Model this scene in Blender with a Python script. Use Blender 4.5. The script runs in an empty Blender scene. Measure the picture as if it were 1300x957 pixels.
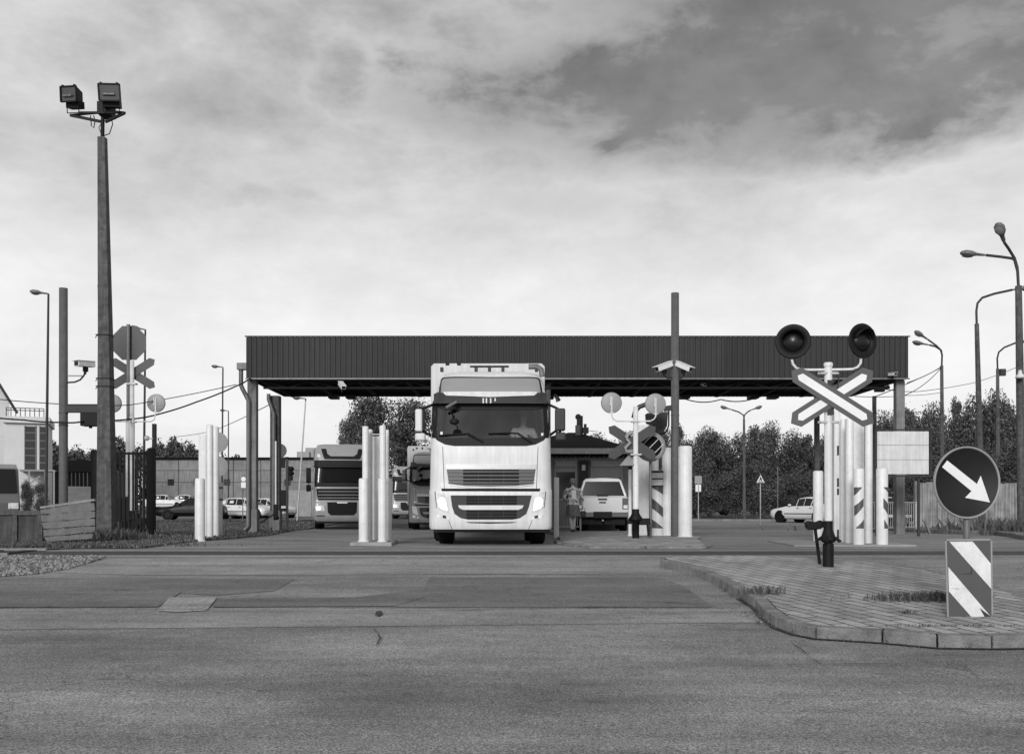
import bpy, bmesh, math, random
from mathutils import Vector, Matrix
R = math.radians
random.seed(7)
C = bpy.context.scene
COL = C.collection
F = 1264.0      # focal length in photo pixels
HY = 640.0      # horizon row
CZ = 0.86       # eye height above the crossing

# ------------------------------------------------------------------ camera, world, sun, exposure
cam_d = bpy.data.cameras.new('camera'); cam = bpy.data.objects.new('camera', cam_d); COL.objects.link(cam)
cam.location = (0, 0, CZ); cam.rotation_euler = (R(90), 0, 0)
cam_d.sensor_width = 36; cam_d.lens = 36 * F / 1300.0
cam_d.shift_y = (HY - 478.5) / 1300.0
cam_d.clip_start = 0.1; cam_d.clip_end = 6000
C.camera = cam
C.render.resolution_x = 1024; C.render.resolution_y = 753
SUN_EL, SUN_AZ = 21, 193        # behind the photographer, a little to the left (azimuth clockwise from +Y)
C.view_settings.view_transform = 'Standard'; C.view_settings.look = 'None'
C.view_settings.exposure = 0.88; C.view_settings.gamma = 1
C.view_settings.use_curve_mapping = False
sd = bpy.data.lights.new('sun', 'SUN'); sd.energy = 1.5; sd.angle = R(16); sd.color = (1, 1, 1)
so = bpy.data.objects.new('sun', sd); COL.objects.link(so)
sv = Vector((math.sin(R(SUN_AZ)) * math.cos(R(SUN_EL)), math.cos(R(SUN_AZ)) * math.cos(R(SUN_EL)), math.sin(R(SUN_EL))))
so.rotation_euler = sv.to_track_quat('Z', 'Y').to_euler(); so.location = sv * 60

world = bpy.data.worlds.new('World'); C.world = world; world.use_nodes = True
def build_world():
    nt = world.node_tree; nt.nodes.clear(); N = nt.nodes.new; L = nt.links.new
    def val(n, i, v): n.inputs[i].default_value = v
    out = N('ShaderNodeOutputWorld'); bg = N('ShaderNodeBackground'); L(bg.outputs[0], out.inputs[0])
    sky = N('ShaderNodeTexSky'); sky.sky_type = 'NISHITA'; sky.sun_disc = False
    sky.sun_elevation = R(SUN_EL); sky.sun_rotation = R(SUN_AZ); sky.air_density = 1.5; sky.dust_density = 4.0
    bw = N('ShaderNodeRGBToBW'); L(sky.outputs[0], bw.inputs[0])
    tc = N('ShaderNodeTexCoord'); sep = N('ShaderNodeSeparateXYZ'); L(tc.outputs['Generated'], sep.inputs[0])
    def m(op, a, b=None, c=None, clamp=False):
        n = N('ShaderNodeMath'); n.operation = op; n.use_clamp = clamp
        for i, x in enumerate((a, b, c)):
            if x is None: continue
            if isinstance(x, (int, float)): n.inputs[i].default_value = x
            else: L(x, n.inputs[i])
        return n.outputs[0]
    X, Y, Z = sep.outputs
    zz = m('ADD', m('MAXIMUM', Z, 0.0), 0.16)
    px = m('DIVIDE', X, zz); py = m('DIVIDE', Y, zz)
    cb = N('ShaderNodeCombineXYZ'); L(px, cb.inputs[0]); L(py, cb.inputs[1]); L(m('MULTIPLY', Z, 1.0), cb.inputs[2])
    def noise(scale, det=8, rough=.55, dist=.0, vec=None, off=0):
        mp = N('ShaderNodeMapping'); mp.inputs['Location'].default_value = (off, off * .7, 0)
        L(vec or cb.outputs[0], mp.inputs[0])
        n = N('ShaderNodeTexNoise'); n.inputs['Scale'].default_value = scale; n.inputs['Detail'].default_value = det
        n.inputs['Roughness'].default_value = rough; n.inputs['Distortion'].default_value = dist
        L(mp.outputs[0], n.inputs[0]); return n.outputs[0]
    big = noise(0.9, 9, .55, .3, off=3.1); med = noise(2.4, 9, .6, .5, off=9.0); wisp = noise(6, 8, .6, .6, off=5)
    warp = 0.0
    warp2 = 0.0
    cb2 = N('ShaderNodeCombineXYZ'); L(X, cb2.inputs[0]); L(Y, cb2.inputs[1]); L(m('MULTIPLY', Z, 1.9), cb2.inputs[2])
    puff = noise(4.2, 10, .62, .15, cb2.outputs[0], 11.7); puff2 = noise(11, 9, .62, .2, cb2.outputs[0], 7.3)
    # cloud banks as soft ellipses in direction space, broken up with noise
    def blob(cx, cz, rx, rz, tilt=0.0, base=1.6, amp=3.0, amp2=2.2):
        dx = m('SUBTRACT', m('ADD', X, warp2), cx)
        dz = m('SUBTRACT', m('ADD', m('ADD', Z, m('MULTIPLY', warp, .35)), m('MULTIPLY', dx, tilt)), cz)
        a = m('POWER', m('ABSOLUTE', m('DIVIDE', dx, rx)), 2.0); b = m('POWER', m('ABSOLUTE', m('DIVIDE', dz, rz)), 2.0)
        s = m('SUBTRACT', base, m('ADD', a, b))
        s = m('ADD', s, m('ADD', m('MULTIPLY', m('SUBTRACT', puff, .5), amp), m('MULTIPLY', m('SUBTRACT', puff2, .5), amp2)))
        return m('MULTIPLY', s, .8, clamp=True)
    b1 = blob(.24, .372, .30, .062, .0); b2 = blob(.34, .44, .26, .06, 0); b3 = blob(-.157, .385, .035, .03, 0, .9, 2.5, 7); b4 = blob(-.22, .285, .06, .016, 0, .8, 2.5, 7)
    b5 = blob(-.005, .385, .11, .06, 0, 1.0, 4, 5); b7 = blob(-.33, .475, .3, .02, 0)
    b6 = m('MULTIPLY', blob(.05, .29, .14, .02, 0, .6, 5, 6), .2)
    dark = m('MAXIMUM', m('MAXIMUM', b1, b2), m('MAXIMUM', m('MAXIMUM', m('MULTIPLY', b3, .5), m('MULTIPLY', b5, .85)), m('MULTIPLY', b4, .4)))
    dark = m('MAXIMUM', dark, m('MAXIMUM', b6, m('MULTIPLY', b7, .3)))
    # texture inside the bank
    tex = m('ADD', .0, m('MULTIPLY', m('ADD', puff, puff2), 1.02))
    dk = m('MULTIPLY', dark, m('MULTIPLY', tex, .60))
    # general mottling, stronger higher up
    high = N('ShaderNodeMapRange'); high.interpolation_type = 'SMOOTHSTEP'; L(Z, high.inputs[0])
    for i, v in ((1, .10), (2, .50), (3, .0), (4, 1.)): val(high, i, v)
    mot = m('MULTIPLY', m('SUBTRACT', big, .5), m('ADD', .22, m('MULTIPLY', high.outputs[0], .55)))
    mot2 = m('ADD', m('MULTIPLY', m('SUBTRACT', puff, .5), m('ADD', .38, m('MULTIPLY', high.outputs[0], .9))), m('MULTIPLY', m('SUBTRACT', puff2, .5), m('ADD', .18, m('MULTIPLY', high.outputs[0], .35))))
    base = m('SUBTRACT', 1.03, m('MULTIPLY', high.outputs[0], .45))
    fac = m('MULTIPLY', m('ADD', base, m('ADD', mot, mot2)), m('SUBTRACT', 1.0, dk))
    fac = m('MAXIMUM', fac, .05)
    # thick overcast evens the clear-sky gradient out
    lum = m('ADD', m('MULTIPLY', m('MINIMUM', bw.outputs[0], 12.0), .12), 4.6)
    L(m('MULTIPLY', lum, fac), bg.inputs[0]); bg.inputs[1].default_value = 0.095
build_world()

# ------------------------------------------------------------------ terrain profile and photo coordinates
BP = [(3, -.72), (13, -.22), (15.5, -.10), (17.0, -.02), (18.5, 0), (26, 0), (32, -.06), (36, -.13), (42, -.20), (55, -.16)]
def gz(y):
    if y <= BP[0][0]: return BP[0][1]
    for (a, za), (b, zb) in zip(BP, BP[1:]):
        if y <= b: return za + (zb - za) * (y - a) / (b - a)
    return BP[-1][1]
def gY(py, off=0.0):            # distance of the ground point seen at photo row py
    lo, hi = 2.0, 3000.0
    for _ in range(60):
        mid = (lo + hi) / 2
        if F * (CZ - gz(mid) - off) / mid > py - HY: lo = mid
        else: hi = mid
    return lo
def XA(px, Y): return (px - 650.0) / F * Y
def ZA(py, Y): return CZ + (HY - py) / F * Y
def W(px, py, Y): return Vector((XA(px, Y), Y, ZA(py, Y)))
def G(px, py, off=0.0):
    Y = gY(py, off); return Vector((XA(px, Y), Y, gz(Y) + off))
def B(px, Y, off=0.0): return Vector((XA(px, Y), Y, gz(Y) + off))

# ------------------------------------------------------------------ materials (the photograph is black and white, so all are grey)
def mat(name, v, rough=.6, metal=0.0, var=0.0, scale=4.0, bump=0.0, bscale=60.0, spec=.5, streak=0.0, spots=0.0, coat=0.0):
    m = bpy.data.materials.new(name); m.use_nodes = True; nt = m.node_tree; N = nt.nodes.new; L = nt.links.new
    p = nt.nodes['Principled BSDF']; p.inputs['Base Color'].default_value = (v, v, v, 1)
    p.inputs['Roughness'].default_value = rough; p.inputs['Metallic'].default_value = metal
    p.inputs['Specular IOR Level'].default_value = spec
    if coat: p.inputs['Coat Weight'].default_value = coat; p.inputs['Coat Roughness'].default_value = .08
    tc = N('ShaderNodeTexCoord')
    col = None
    def mul(a, b):
        n = N('ShaderNodeMath'); n.operation = 'MULTIPLY'
        for i, x in enumerate((a, b)):
            if isinstance(x, (int, float)): n.inputs[i].default_value = x
            else: L(x, n.inputs[i])
        return n.outputs[0]
    def rng(src, a, b, c, d):
        n = N('ShaderNodeMapRange'); L(src, n.inputs[0])
        for i, x in enumerate((a, b, c, d)): n.inputs[i + 1].default_value = x
        return n.outputs[0]
    if var or streak or spots:
        col = v
        if var:
            n = N('ShaderNodeTexNoise'); n.inputs['Scale'].default_value = scale; n.inputs['Detail'].default_value = 8; n.inputs['Roughness'].default_value = .65
            L(tc.outputs['Object'], n.inputs[0]); col = mul(col, rng(n.outputs[0], .3, .7, 1 - var, 1 + var))
        if streak:
            mp = N('ShaderNodeMapping'); mp.inputs['Scale'].default_value = (9, 9, .5); L(tc.outputs['Object'], mp.inputs[0])
            n = N('ShaderNodeTexNoise'); n.inputs['Scale'].default_value = 1.6; n.inputs['Detail'].default_value = 6; L(mp.outputs[0], n.inputs[0])
            col = mul(col, rng(n.outputs[0], .35, .65, 1 - streak, 1 + streak * .4))
        if spots:
            n = N('ShaderNodeTexNoise'); n.inputs['Scale'].default_value = scale * 9; n.inputs['Detail'].default_value = 3; L(tc.outputs['Object'], n.inputs[0])
            col = mul(col, rng(n.outputs[0], .62, .72, 1, 1 - spots))
        cc = N('ShaderNodeCombineColor')
        for i in range(3): L(col, cc.inputs[i])
        L(cc.outputs[0], p.inputs['Base Color'])
    if bump:
        n = N('ShaderNodeTexNoise'); n.inputs['Scale'].default_value = bscale; n.inputs['Detail'].default_value = 5; L(tc.outputs['Object'], n.inputs[0])
        b = N('ShaderNodeBump'); b.inputs['Strength'].default_value = bump; b.inputs['Distance'].default_value = .02; L(n.outputs[0], b.inputs['Height']); L(b.outputs[0], p.inputs['Normal'])
    return m
M = {}
M['white'] = mat('white_paint', .58, .45, var=.05, scale=2, streak=.10, bump=.05)
M['post'] = mat('post_paint', .62, .5, var=.10, scale=4, streak=.08, spots=.4)
M['postdirty'] = mat('weathered_post_paint', .62, .55, var=.1, scale=3, streak=.2, spots=.2)
M['truck'] = mat('truck_white', .58, .42, var=.07, scale=2.2, spec=.35, streak=.10)
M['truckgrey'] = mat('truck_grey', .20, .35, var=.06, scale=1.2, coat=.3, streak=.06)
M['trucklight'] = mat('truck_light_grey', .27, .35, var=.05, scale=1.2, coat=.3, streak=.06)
M['trailer'] = mat('trailer_skin', .48, .45, var=.06, scale=1, streak=.12)
M['black'] = mat('black_plastic', .010, .6, spec=.2, var=.2, scale=5)
M['dark'] = mat('dark_grey_plastic', .030, .55, spec=.3, var=.15, scale=4)
M['rubber'] = mat('tyre_rubber', .007, .9, spec=.2, var=.2, scale=8)
M['interior'] = mat('cab_interior', .03, .8)
M['dash'] = mat('dashboard', .09, .7)
M['cloth'] = mat('shirt_cloth', .5, .9, var=.2, scale=10)
M['skin'] = mat('skin', .42, .6)
M['hair'] = mat('hair', .14, .8, var=.3, scale=30)
M['greyplate'] = mat('grey_sign_back', .024, .5, var=.08, scale=4, streak=.08)
M['signback'] = mat('pale_sign_back', .23, .5, var=.08, scale=4, spots=.2)
M['reflect'] = mat('reflective_white', .68, .4, var=.06, scale=6, spots=.1)
M['signred'] = mat('sign_border_paint', .065, .45, var=.06, scale=6)
M['signblue'] = mat('sign_dark_field', .014, .6, spec=.25, var=.15, scale=4, spots=.3)
M['galv'] = mat('galvanised_steel', .38, .45, metal=.3, var=.12, scale=6)
M['steeldark'] = mat('dark_painted_steel', .03, .6, spec=.3, var=.2, scale=5)
M['castblack'] = mat('black_cast_iron', .006, .6, spec=.2, var=.3, scale=6)
M['concrete'] = mat('weathered_concrete', .18, .9, var=.25, scale=3, bump=.4, bscale=40, streak=.25, spots=.3)
M['concpole'] = mat('old_concrete_pole', .075, .9, var=.5, scale=6, bump=.5, bscale=50, streak=.3, spots=.35)
M['greypost'] = mat('grey_painted_post', .085, .75, var=.18, scale=8, bump=.35, bscale=60, streak=.15, spots=.3)
M['kerb'] = mat('kerb_concrete', .17, .9, var=.45, scale=5, bump=.9, bscale=45, spots=.3)
M['slab'] = mat('slab_concrete', .26, .9, var=.22, scale=2.5, bump=.5, bscale=45, spots=.3)
M['fascia'] = mat('corrugated_fascia', .032, .65, spec=.2, var=.10, scale=.6, streak=.12)
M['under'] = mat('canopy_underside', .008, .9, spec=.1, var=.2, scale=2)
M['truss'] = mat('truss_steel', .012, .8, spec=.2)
M['woodgrey'] = mat('grey_old_wood', .20, .9, var=.35, scale=3, bump=.6, bscale=30, spots=.3)
M['planklight'] = mat('pale_old_planks', .13, .9, var=.3, scale=5, bump=.7, bscale=30, spots=.35)
M['gate'] = mat('black_gate_steel', .008, .7, spec=.2, var=.2, scale=5)
M['wallgrey'] = mat('precast_wall', .20, .9, var=.3, scale=.5, streak=.3, bump=.2, bscale=8)
M['wallwhite'] = mat('pale_render', .55, .9, var=.08, scale=.4, streak=.08)
M['booth'] = mat('booth_wall', .20, .8, var=.12, scale=1.5, streak=.12)
M['shutter'] = mat('roller_shutter', .30, .6, var=.08, scale=2)
M['roofdark'] = mat('dark_roof', .008, .9, spec=.1, var=.2, scale=2)
M['cambody'] = mat('camera_housing', .62, .45, var=.05, scale=6)
M['wire'] = mat('cable', .015, .8, spec=.2)
M['leafd'] = mat('foliage_dark', .046, .8, var=.4, scale=1.5, spec=.2)
M['leafl'] = mat('foliage_light', .105, .8, var=.4, scale=1.5, spec=.2)
M['bark'] = mat('bark', .06, .9, var=.3, scale=5)
M['blade'] = mat('grass_blade', .07, .85, var=.4, scale=2, spec=.2)
M['carwhite'] = mat('car_white', .60, .35, var=.05, scale=2, coat=.2)
M['carblack'] = mat('car_black', .005, .4, spec=.15)
M['cargrey'] = mat('car_grey', .11, .3, coat=.4)
M['chrome'] = mat('bright_metal', .6, .25, metal=.8)
M['lampglass'] = mat('lamp_glass', .25, .15, spec=.8)
M['hatch'] = mat('lens_dark', .006, .3, spec=.3)
M['rail'] = mat('rail_steel', .16, .5, metal=.4, var=.2, scale=8)
def asphalt(name, v, big=.18, speck=.5, seed=0.0):
    m = bpy.data.materials.new(name); m.use_nodes = True; nt = m.node_tree; N = nt.nodes.new; L = nt.links.new
    p = nt.nodes['Principled BSDF']; p.inputs['Roughness'].default_value = .85; p.inputs['Specular IOR Level'].default_value = .3
    tc = N('ShaderNodeTexCoord'); mp = N('ShaderNodeMapping'); mp.inputs['Location'].default_value = (seed, seed, 0); L(tc.outputs['Object'], mp.inputs[0])
    def nz(s, d, r=.6, sc=None):
        n = N('ShaderNodeTexNoise'); n.inputs['Scale'].default_value = s; n.inputs['Detail'].default_value = d; n.inputs['Roughness'].default_value = r
        if sc:
            q = N('ShaderNodeMapping'); q.inputs['Scale'].default_value = sc; L(mp.outputs[0], q.inputs[0]); L(q.outputs[0], n.inputs[0])
        else: L(mp.outputs[0], n.inputs[0])
        return n.outputs[0]
    def rng(src, a, b, c, d):
        n = N('ShaderNodeMapRange'); L(src, n.inputs[0])
        for i, x in enumerate((a, b, c, d)): n.inputs[i + 1].default_value = x
        return n.outputs[0]
    def mul(a, b):
        n = N('ShaderNodeMath'); n.operation = 'MULTIPLY'
        for i, x in enumerate((a, b)):
            if isinstance(x, (int, float)): n.inputs[i].default_value = x
            else: L(x, n.inputs[i])
        return n.outputs[0]
    c = mul(v, rng(nz(.35, 6, .6, (1, 2.2, 1)), .3, .7, 1 - big, 1 + big))
    c = mul(c, rng(nz(.9, 8, .7, (.35, 2.6, 1)), .3, .7, .74, 1.26)); c = mul(c, rng(nz(5, 6, .7), .3, .7, .86, 1.14)); c = mul(c, rng(nz(28, 3, .7), .3, .7, .8, 1.2))          # tyre polish along the road
    c = mul(c, rng(nz(70, 2, .7), .28, .72, 1 - speck, 1 + speck))
    vo = N('ShaderNodeTexVoronoi'); vo.inputs['Scale'].default_value = 45; L(mp.outputs[0], vo.inputs[0])
    c = mul(c, rng(vo.outputs['Distance'], .0, .5, 1.25, .85))
    st = nz(3.2, 5, .6); c = mul(c, rng(st, .66, .74, 1.0, .72))             # oil spots
    wv = N('ShaderNodeVectorMath'); wv.operation = 'ADD'; wn_ = N('ShaderNodeTexNoise'); wn_.inputs['Scale'].default_value = 2.2; wn_.inputs['Detail'].default_value = 5
    L(mp.outputs[0], wn_.inputs[0]); L(mp.outputs[0], wv.inputs[0]); L(wn_.outputs['Color'], wv.inputs[1])
    vc = N('ShaderNodeTexVoronoi'); vc.feature = 'DISTANCE_TO_EDGE'; vc.inputs['Scale'].default_value = .9; L(wv.outputs[0], vc.inputs[0])
    ck = rng(vc.outputs['Distance'], .0, .014, 1.0, 0.0); ck = mul(ck, rng(nz(.5, 3), .52, .6, 0.0, .55))       # hairline cracking in places
    iv_ = N('ShaderNodeMath'); iv_.operation = 'SUBTRACT'; iv_.use_clamp = True; iv_.inputs[0].default_value = 1.0; L(ck, iv_.inputs[1]); c = mul(c, iv_.outputs[0])
    cc = N('ShaderNodeCombineColor')
    for i in range(3): L(c, cc.inputs[i])
    L(cc.outputs[0], p.inputs['Base Color'])
    b = N('ShaderNodeBump'); b.inputs['Strength'].default_value = .55; b.inputs['Distance'].default_value = .008; L(nz(90, 3), b.inputs['Height']); L(b.outputs[0], p.inputs['Normal'])
    return m
M['asphalt'] = asphalt('asphalt', .215, .36, .85)
M['asphaltd'] = asphalt('asphalt_dark_patch', .155, .26, .65, 4)
M['asphaltl'] = asphalt('asphalt_light_patch', .265, .24, .7, 9)
M['asphaltc'] = asphalt('asphalt_coarse_patch', .31, .2, .9, 14)
M['panel'] = asphalt('crossing_panel_rubber', .055, .15, .25, 20)
M['crack'] = mat('crack_filler', .022, .9, var=.3, scale=10)
M['earth'] = mat('earth', .065, .95, var=.4, scale=.6, bump=.5, bscale=8)
M['pave'] = asphalt('pavement_concrete', .13, .2, .35, 25)
M['sleeperbed'] = mat('oily_ballast', .02, .95, var=.5, scale=12, bump=.8, bscale=25)
def bricks():
    m = bpy.data.materials.new('paving_bricks'); m.use_nodes = True; nt = m.node_tree; N = nt.nodes.new; L = nt.links.new
    p = nt.nodes['Principled BSDF']; p.inputs['Roughness'].default_value = .88; p.inputs['Specular IOR Level'].default_value = .3
    tc = N('ShaderNodeTexCoord'); mp = N('ShaderNodeMapping'); mp.inputs['Rotation'].default_value = (0, 0, R(71)); L(tc.outputs['Object'], mp.inputs[0])
    wn = N('ShaderNodeTexNoise'); wn.inputs['Scale'].default_value = 1.2; L(tc.outputs['Object'], wn.inputs[0])
    add = N('ShaderNodeMixRGB'); add.blend_type = 'LINEAR_LIGHT'; add.inputs[0].default_value = .035; L(mp.outputs[0], add.inputs[1]); L(wn.outputs['Color'], add.inputs[2])
    br = N('ShaderNodeTexBrick'); L(add.outputs[0], br.inputs[0]); br.inputs['Scale'].default_value = 1
    br.inputs['Brick Width'].default_value = .40; br.inputs['Row Height'].default_value = .17; br.inputs['Mortar Size'].default_value = .011
    br.inputs['Mortar Smooth'].default_value = .3; br.inputs['Bias'].default_value = -.1
    br.inputs['Color1'].default_value = (.28,) * 3 + (1,); br.inputs['Color2'].default_value = (.40,) * 3 + (1,); br.inputs['Mortar'].default_value = (.025,) * 3 + (1,)
    n = N('ShaderNodeTexNoise'); n.inputs['Scale'].default_value = 1.3; n.inputs['Detail'].default_value = 8; n.inputs['Roughness'].default_value = .7; L(tc.outputs['Object'], n.inputs[0])
    r = N('ShaderNodeMapRange'); L(n.outputs[0], r.inputs[0])
    for i, x in enumerate((.3, .7, .62, 1.2)): r.inputs[i + 1].default_value = x
    n2 = N('ShaderNodeTexNoise'); n2.inputs['Scale'].default_value = 60; n2.inputs['Detail'].default_value = 3; L(tc.outputs['Object'], n2.inputs[0])
    r2 = N('ShaderNodeMapRange'); L(n2.outputs[0], r2.inputs[0])
    for i, x in enumerate((.3, .7, .75, 1.25)): r2.inputs[i + 1].default_value = x
    mm = N('ShaderNodeMath'); mm.operation = 'MULTIPLY'; L(r.outputs[0], mm.inputs[0]); L(r2.outputs[0], mm.inputs[1])
    mx = N('ShaderNodeVectorMath'); mx.operation = 'SCALE'; L(br.outputs[0], mx.inputs[0]); L(mm.outputs[0], mx.inputs['Scale'])
    L(mx.outputs[0], p.inputs['Base Color'])
    b = N('ShaderNodeBump'); b.inputs['Strength'].default_value = .8; b.inputs['Distance'].default_value = .008; b.invert = True; L(br.outputs['Fac'], b.inputs['Height']); L(b.outputs[0], p.inputs['Normal'])
    return m
M['bricks'] = bricks()
def glass(name, tint, refl):
    m = bpy.data.materials.new(name); m.use_nodes = True; nt = m.node_tree; nt.nodes.clear(); N = nt.nodes.new; L = nt.links.new
    o = N('ShaderNodeOutputMaterial'); mx = N('ShaderNodeMixShader'); t = N('ShaderNodeBsdfTransparent'); g = N('ShaderNodeBsdfGlossy')
    t.inputs[0].default_value = (tint,) * 3 + (1,); g.inputs[0].default_value = (.9,) * 3 + (1,); g.inputs['Roughness'].default_value = .04
    f = N('ShaderNodeFresnel'); f.inputs[0].default_value = 1.5; a = N('ShaderNodeMath'); a.operation = 'ADD'; a.inputs[1].default_value = refl; L(f.outputs[0], a.inputs[0])
    L(a.outputs[0], mx.inputs[0]); L(t.outputs[0], mx.inputs[1]); L(g.outputs[0], mx.inputs[2]); L(mx.outputs[0], o.inputs[0])
    return m
M['windshield'] = glass('windshield_glass', .6, .08)
M['tint'] = mat('tinted_car_glass', .012, .12, spec=.35)
M['tintl'] = mat('pale_reflecting_glass', .24, .1, spec=1.0)
M['winglass'] = mat('window_glass', .02, .1, spec=.5)
def emit(name, v, s):
    m = mat(name, v, .3); p = m.node_tree.nodes['Principled BSDF']
    p.inputs['Emission Color'].default_value = (1, 1, 1, 1); p.inputs['Emission Strength'].default_value = s; return m
M['beam'] = emit('lit_headlight', .8, 3.0)
M['headglass'] = mat('headlight_glass', .6, .12, spec=.9, var=.35, scale=14)
def camo():
    m = bpy.data.materials.new('patterned_cloth'); m.use_nodes = True; nt = m.node_tree; N = nt.nodes.new; L = nt.links.new
    p = nt.nodes['Principled BSDF']; p.inputs['Roughness'].default_value = .95
    tc = N('ShaderNodeTexCoord'); n = N('ShaderNodeTexNoise'); n.inputs['Scale'].default_value = 11; n.inputs['Detail'].default_value = 4; L(tc.outputs['Object'], n.inputs[0])
    c = N('ShaderNodeValToRGB'); L(n.outputs[0], c.inputs[0]); e = c.color_ramp.elements
    e[0].position = .38; e[0].color = (.08,) * 3 + (1,); e[1].position = .58; e[1].color = (.55,) * 3 + (1,)
    L(c.outputs[0], p.inputs['Base Color']); return m
M['camo'] = camo()

# ------------------------------------------------------------------ mesh collecting
class MB:
    def __init__(s): s.v = []; s.f = []; s.sm = []; s.mi = []; s.M = Matrix()
    def add(s, vs, fs, smooth=False, m=0):
        o = len(s.v); s.v += [tuple(s.M @ Vector(p)) for p in vs]
        for q in fs: s.f.append([i + o for i in q]); s.sm.append(smooth); s.mi.append(m)
        return s
    def box(s, a, b, m=0):
        (x0, y0, z0), (x1, y1, z1) = [[min(p, q) for p, q in zip(a, b)], [max(p, q) for p, q in zip(a, b)]]
        vs = [(x0, y0, z0), (x1, y0, z0), (x1, y1, z0), (x0, y1, z0), (x0, y0, z1), (x1, y0, z1), (x1, y1, z1), (x0, y1, z1)]
        return s.add(vs, [(0, 3, 2, 1), (4, 5, 6, 7), (0, 1, 5, 4), (1, 2, 6, 5), (2, 3, 7, 6), (3, 0, 4, 7)], False, m)
    def cbox(s, c, d, m=0):
        return s.box([c[i] - d[i] / 2 for i in range(3)], [c[i] + d[i] / 2 for i in range(3)], m)
    def bar(s, p, q, w, h, m=0, up=(0, 0, 1)):       # rectangular bar from p to q
        p = Vector(p); q = Vector(q); d = (q - p).normalized(); u = Vector(up)
        if abs(d.dot(u)) > .98: u = Vector((0, 1, 0))
        r = d.cross(u).normalized() * (w / 2); t = r.cross(d).normalized() * (h / 2)
        vs = [p - r - t, p + r - t, p + r + t, p - r + t, q - r - t, q + r - t, q + r + t, q - r + t]
        return s.add(vs, [(0, 1, 2, 3), (7, 6, 5, 4), (0, 4, 5, 1), (1, 5, 6, 2), (2, 6, 7, 3), (3, 7, 4, 0)], False, m)
    def cyl(s, p, q, r0, r1=None, n=20, cap=True, m=0):
        if r1 is None: r1 = r0
        p = Vector(p); q = Vector(q); d = (q - p).normalized(); u = Vector((0, 0, 1)) if abs(d.z) < .95 else Vector((1, 0, 0))
        a = d.cross(u).normalized(); b = d.cross(a).normalized(); vs = []
        for c, r in ((p, r0), (q, r1)):
            for i in range(n): t = 2 * math.pi * i / n; vs.append(c + a * (r * math.cos(t)) + b * (r * math.sin(t)))
        s.add(vs, [(i, (i + 1) % n, n + (i + 1) % n, n + i) for i in range(n)], True, m)
        if cap:
            s.add(vs[:n], [list(range(n))[::-1]], False, m); s.add(vs[n:], [list(range(n))], False, m)
        return s
    def tube(s, pts, r, n=10, m=0, r1=None):
        pts = [Vector(p) for p in pts]; k = len(pts); vs = []; fs = []
        ref = Vector((0, 0, 1))
        for i, p in enumerate(pts):
            d = (pts[min(i + 1, k - 1)] - pts[max(i - 1, 0)]).normalized()
            if i == 0:
                if abs(d.z) > .9: ref = Vector((1, 0, 0))
                a = d.cross(ref).normalized()
            else: a = (a - d * a.dot(d)).normalized()
            b = d.cross(a); rr = r if r1 is None else r + (r1 - r) * i / (k - 1)
            for j in range(n): t = 2 * math.pi * j / n; vs.append(p + a * (rr * math.cos(t)) + b * (rr * math.sin(t)))
        for i in range(k - 1):
            for j in range(n): fs.append((i * n + j, i * n + (j + 1) % n, (i + 1) * n + (j + 1) % n, (i + 1) * n + j))
        s.add(vs, fs, True, m); s.add(vs[:n], [list(range(n))[::-1]], False, m); return s.add(vs[-n:], [list(range(n))], False, m)
    def lathe(s, prof, c=(0, 0, 0), n=28, axis='z', m=0):   # prof: (r, h)
        vs = []; fs = []; k = len(prof)
        for (r, h) in prof:
            for j in range(n):
                t = 2 * math.pi * j / n; x, y = r * math.cos(t), r * math.sin(t)
                vs.append({'z': (c[0] + x, c[1] + y, c[2] + h), 'y': (c[0] + x, c[1] + h, c[2] + y), 'x': (c[0] + h, c[1] + x, c[2] + y)}[axis])
        for i in range(k - 1):
            for j in range(n): fs.append((i * n + j, i * n + (j + 1) % n, (i + 1) * n + (j + 1) % n, (i + 1) * n + j))
        return s.add(vs, fs, True, m)
    def plate(s, pts, y0, y1, m=0):                 # outline in x,z extruded along y
        n = len(pts); vs = [(x, y0, z) for x, z in pts] + [(x, y1, z) for x, z in pts]
        return s.add(vs, [list(range(n)), list(range(n, 2 * n))[::-1]] + [(i, n + i, n + (i + 1) % n, (i + 1) % n) for i in range(n)], False, m)
    def slab(s, pts, z0, z1, m=0):                  # outline in x,y extruded along z
        n = len(pts); vs = [(x, y, z0) for x, y in pts] + [(x, y, z1) for x, y in pts]
        return s.add(vs, [list(range(n))[::-1], list(range(n, 2 * n))] + [(i, (i + 1) % n, n + (i + 1) % n, n + i) for i in range(n)], False, m)
    def disc(s, c, r, y0, y1, n=40, m=0):           # coin facing -y/+y
        vs = [(c[0] + r * math.cos(2 * math.pi * i / n), c[1] + r * math.sin(2 * math.pi * i / n)) for i in range(n)]
        return s.plate(vs, y0, y1, m)
    def ball(s, c, r, n=14, sc=(1, 1, 1), m=0):
        vs = []; fs = []; h = n // 2
        for i in range(h + 1):
            a = math.pi * i / h
            for j in range(n):
                t = 2 * math.pi * j / n
                vs.append((c[0] + r * sc[0] * math.sin(a) * math.cos(t), c[1] + r * sc[1] * math.sin(a) * math.sin(t), c[2] + r * sc[2] * math.cos(a)))
        for i in range(h):
            for j in range(n): fs.append((i * n + j, (i + 1) * n + j, (i + 1) * n + (j + 1) % n, i * n + (j + 1) % n))
        return s.add(vs, fs, True, m)
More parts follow.
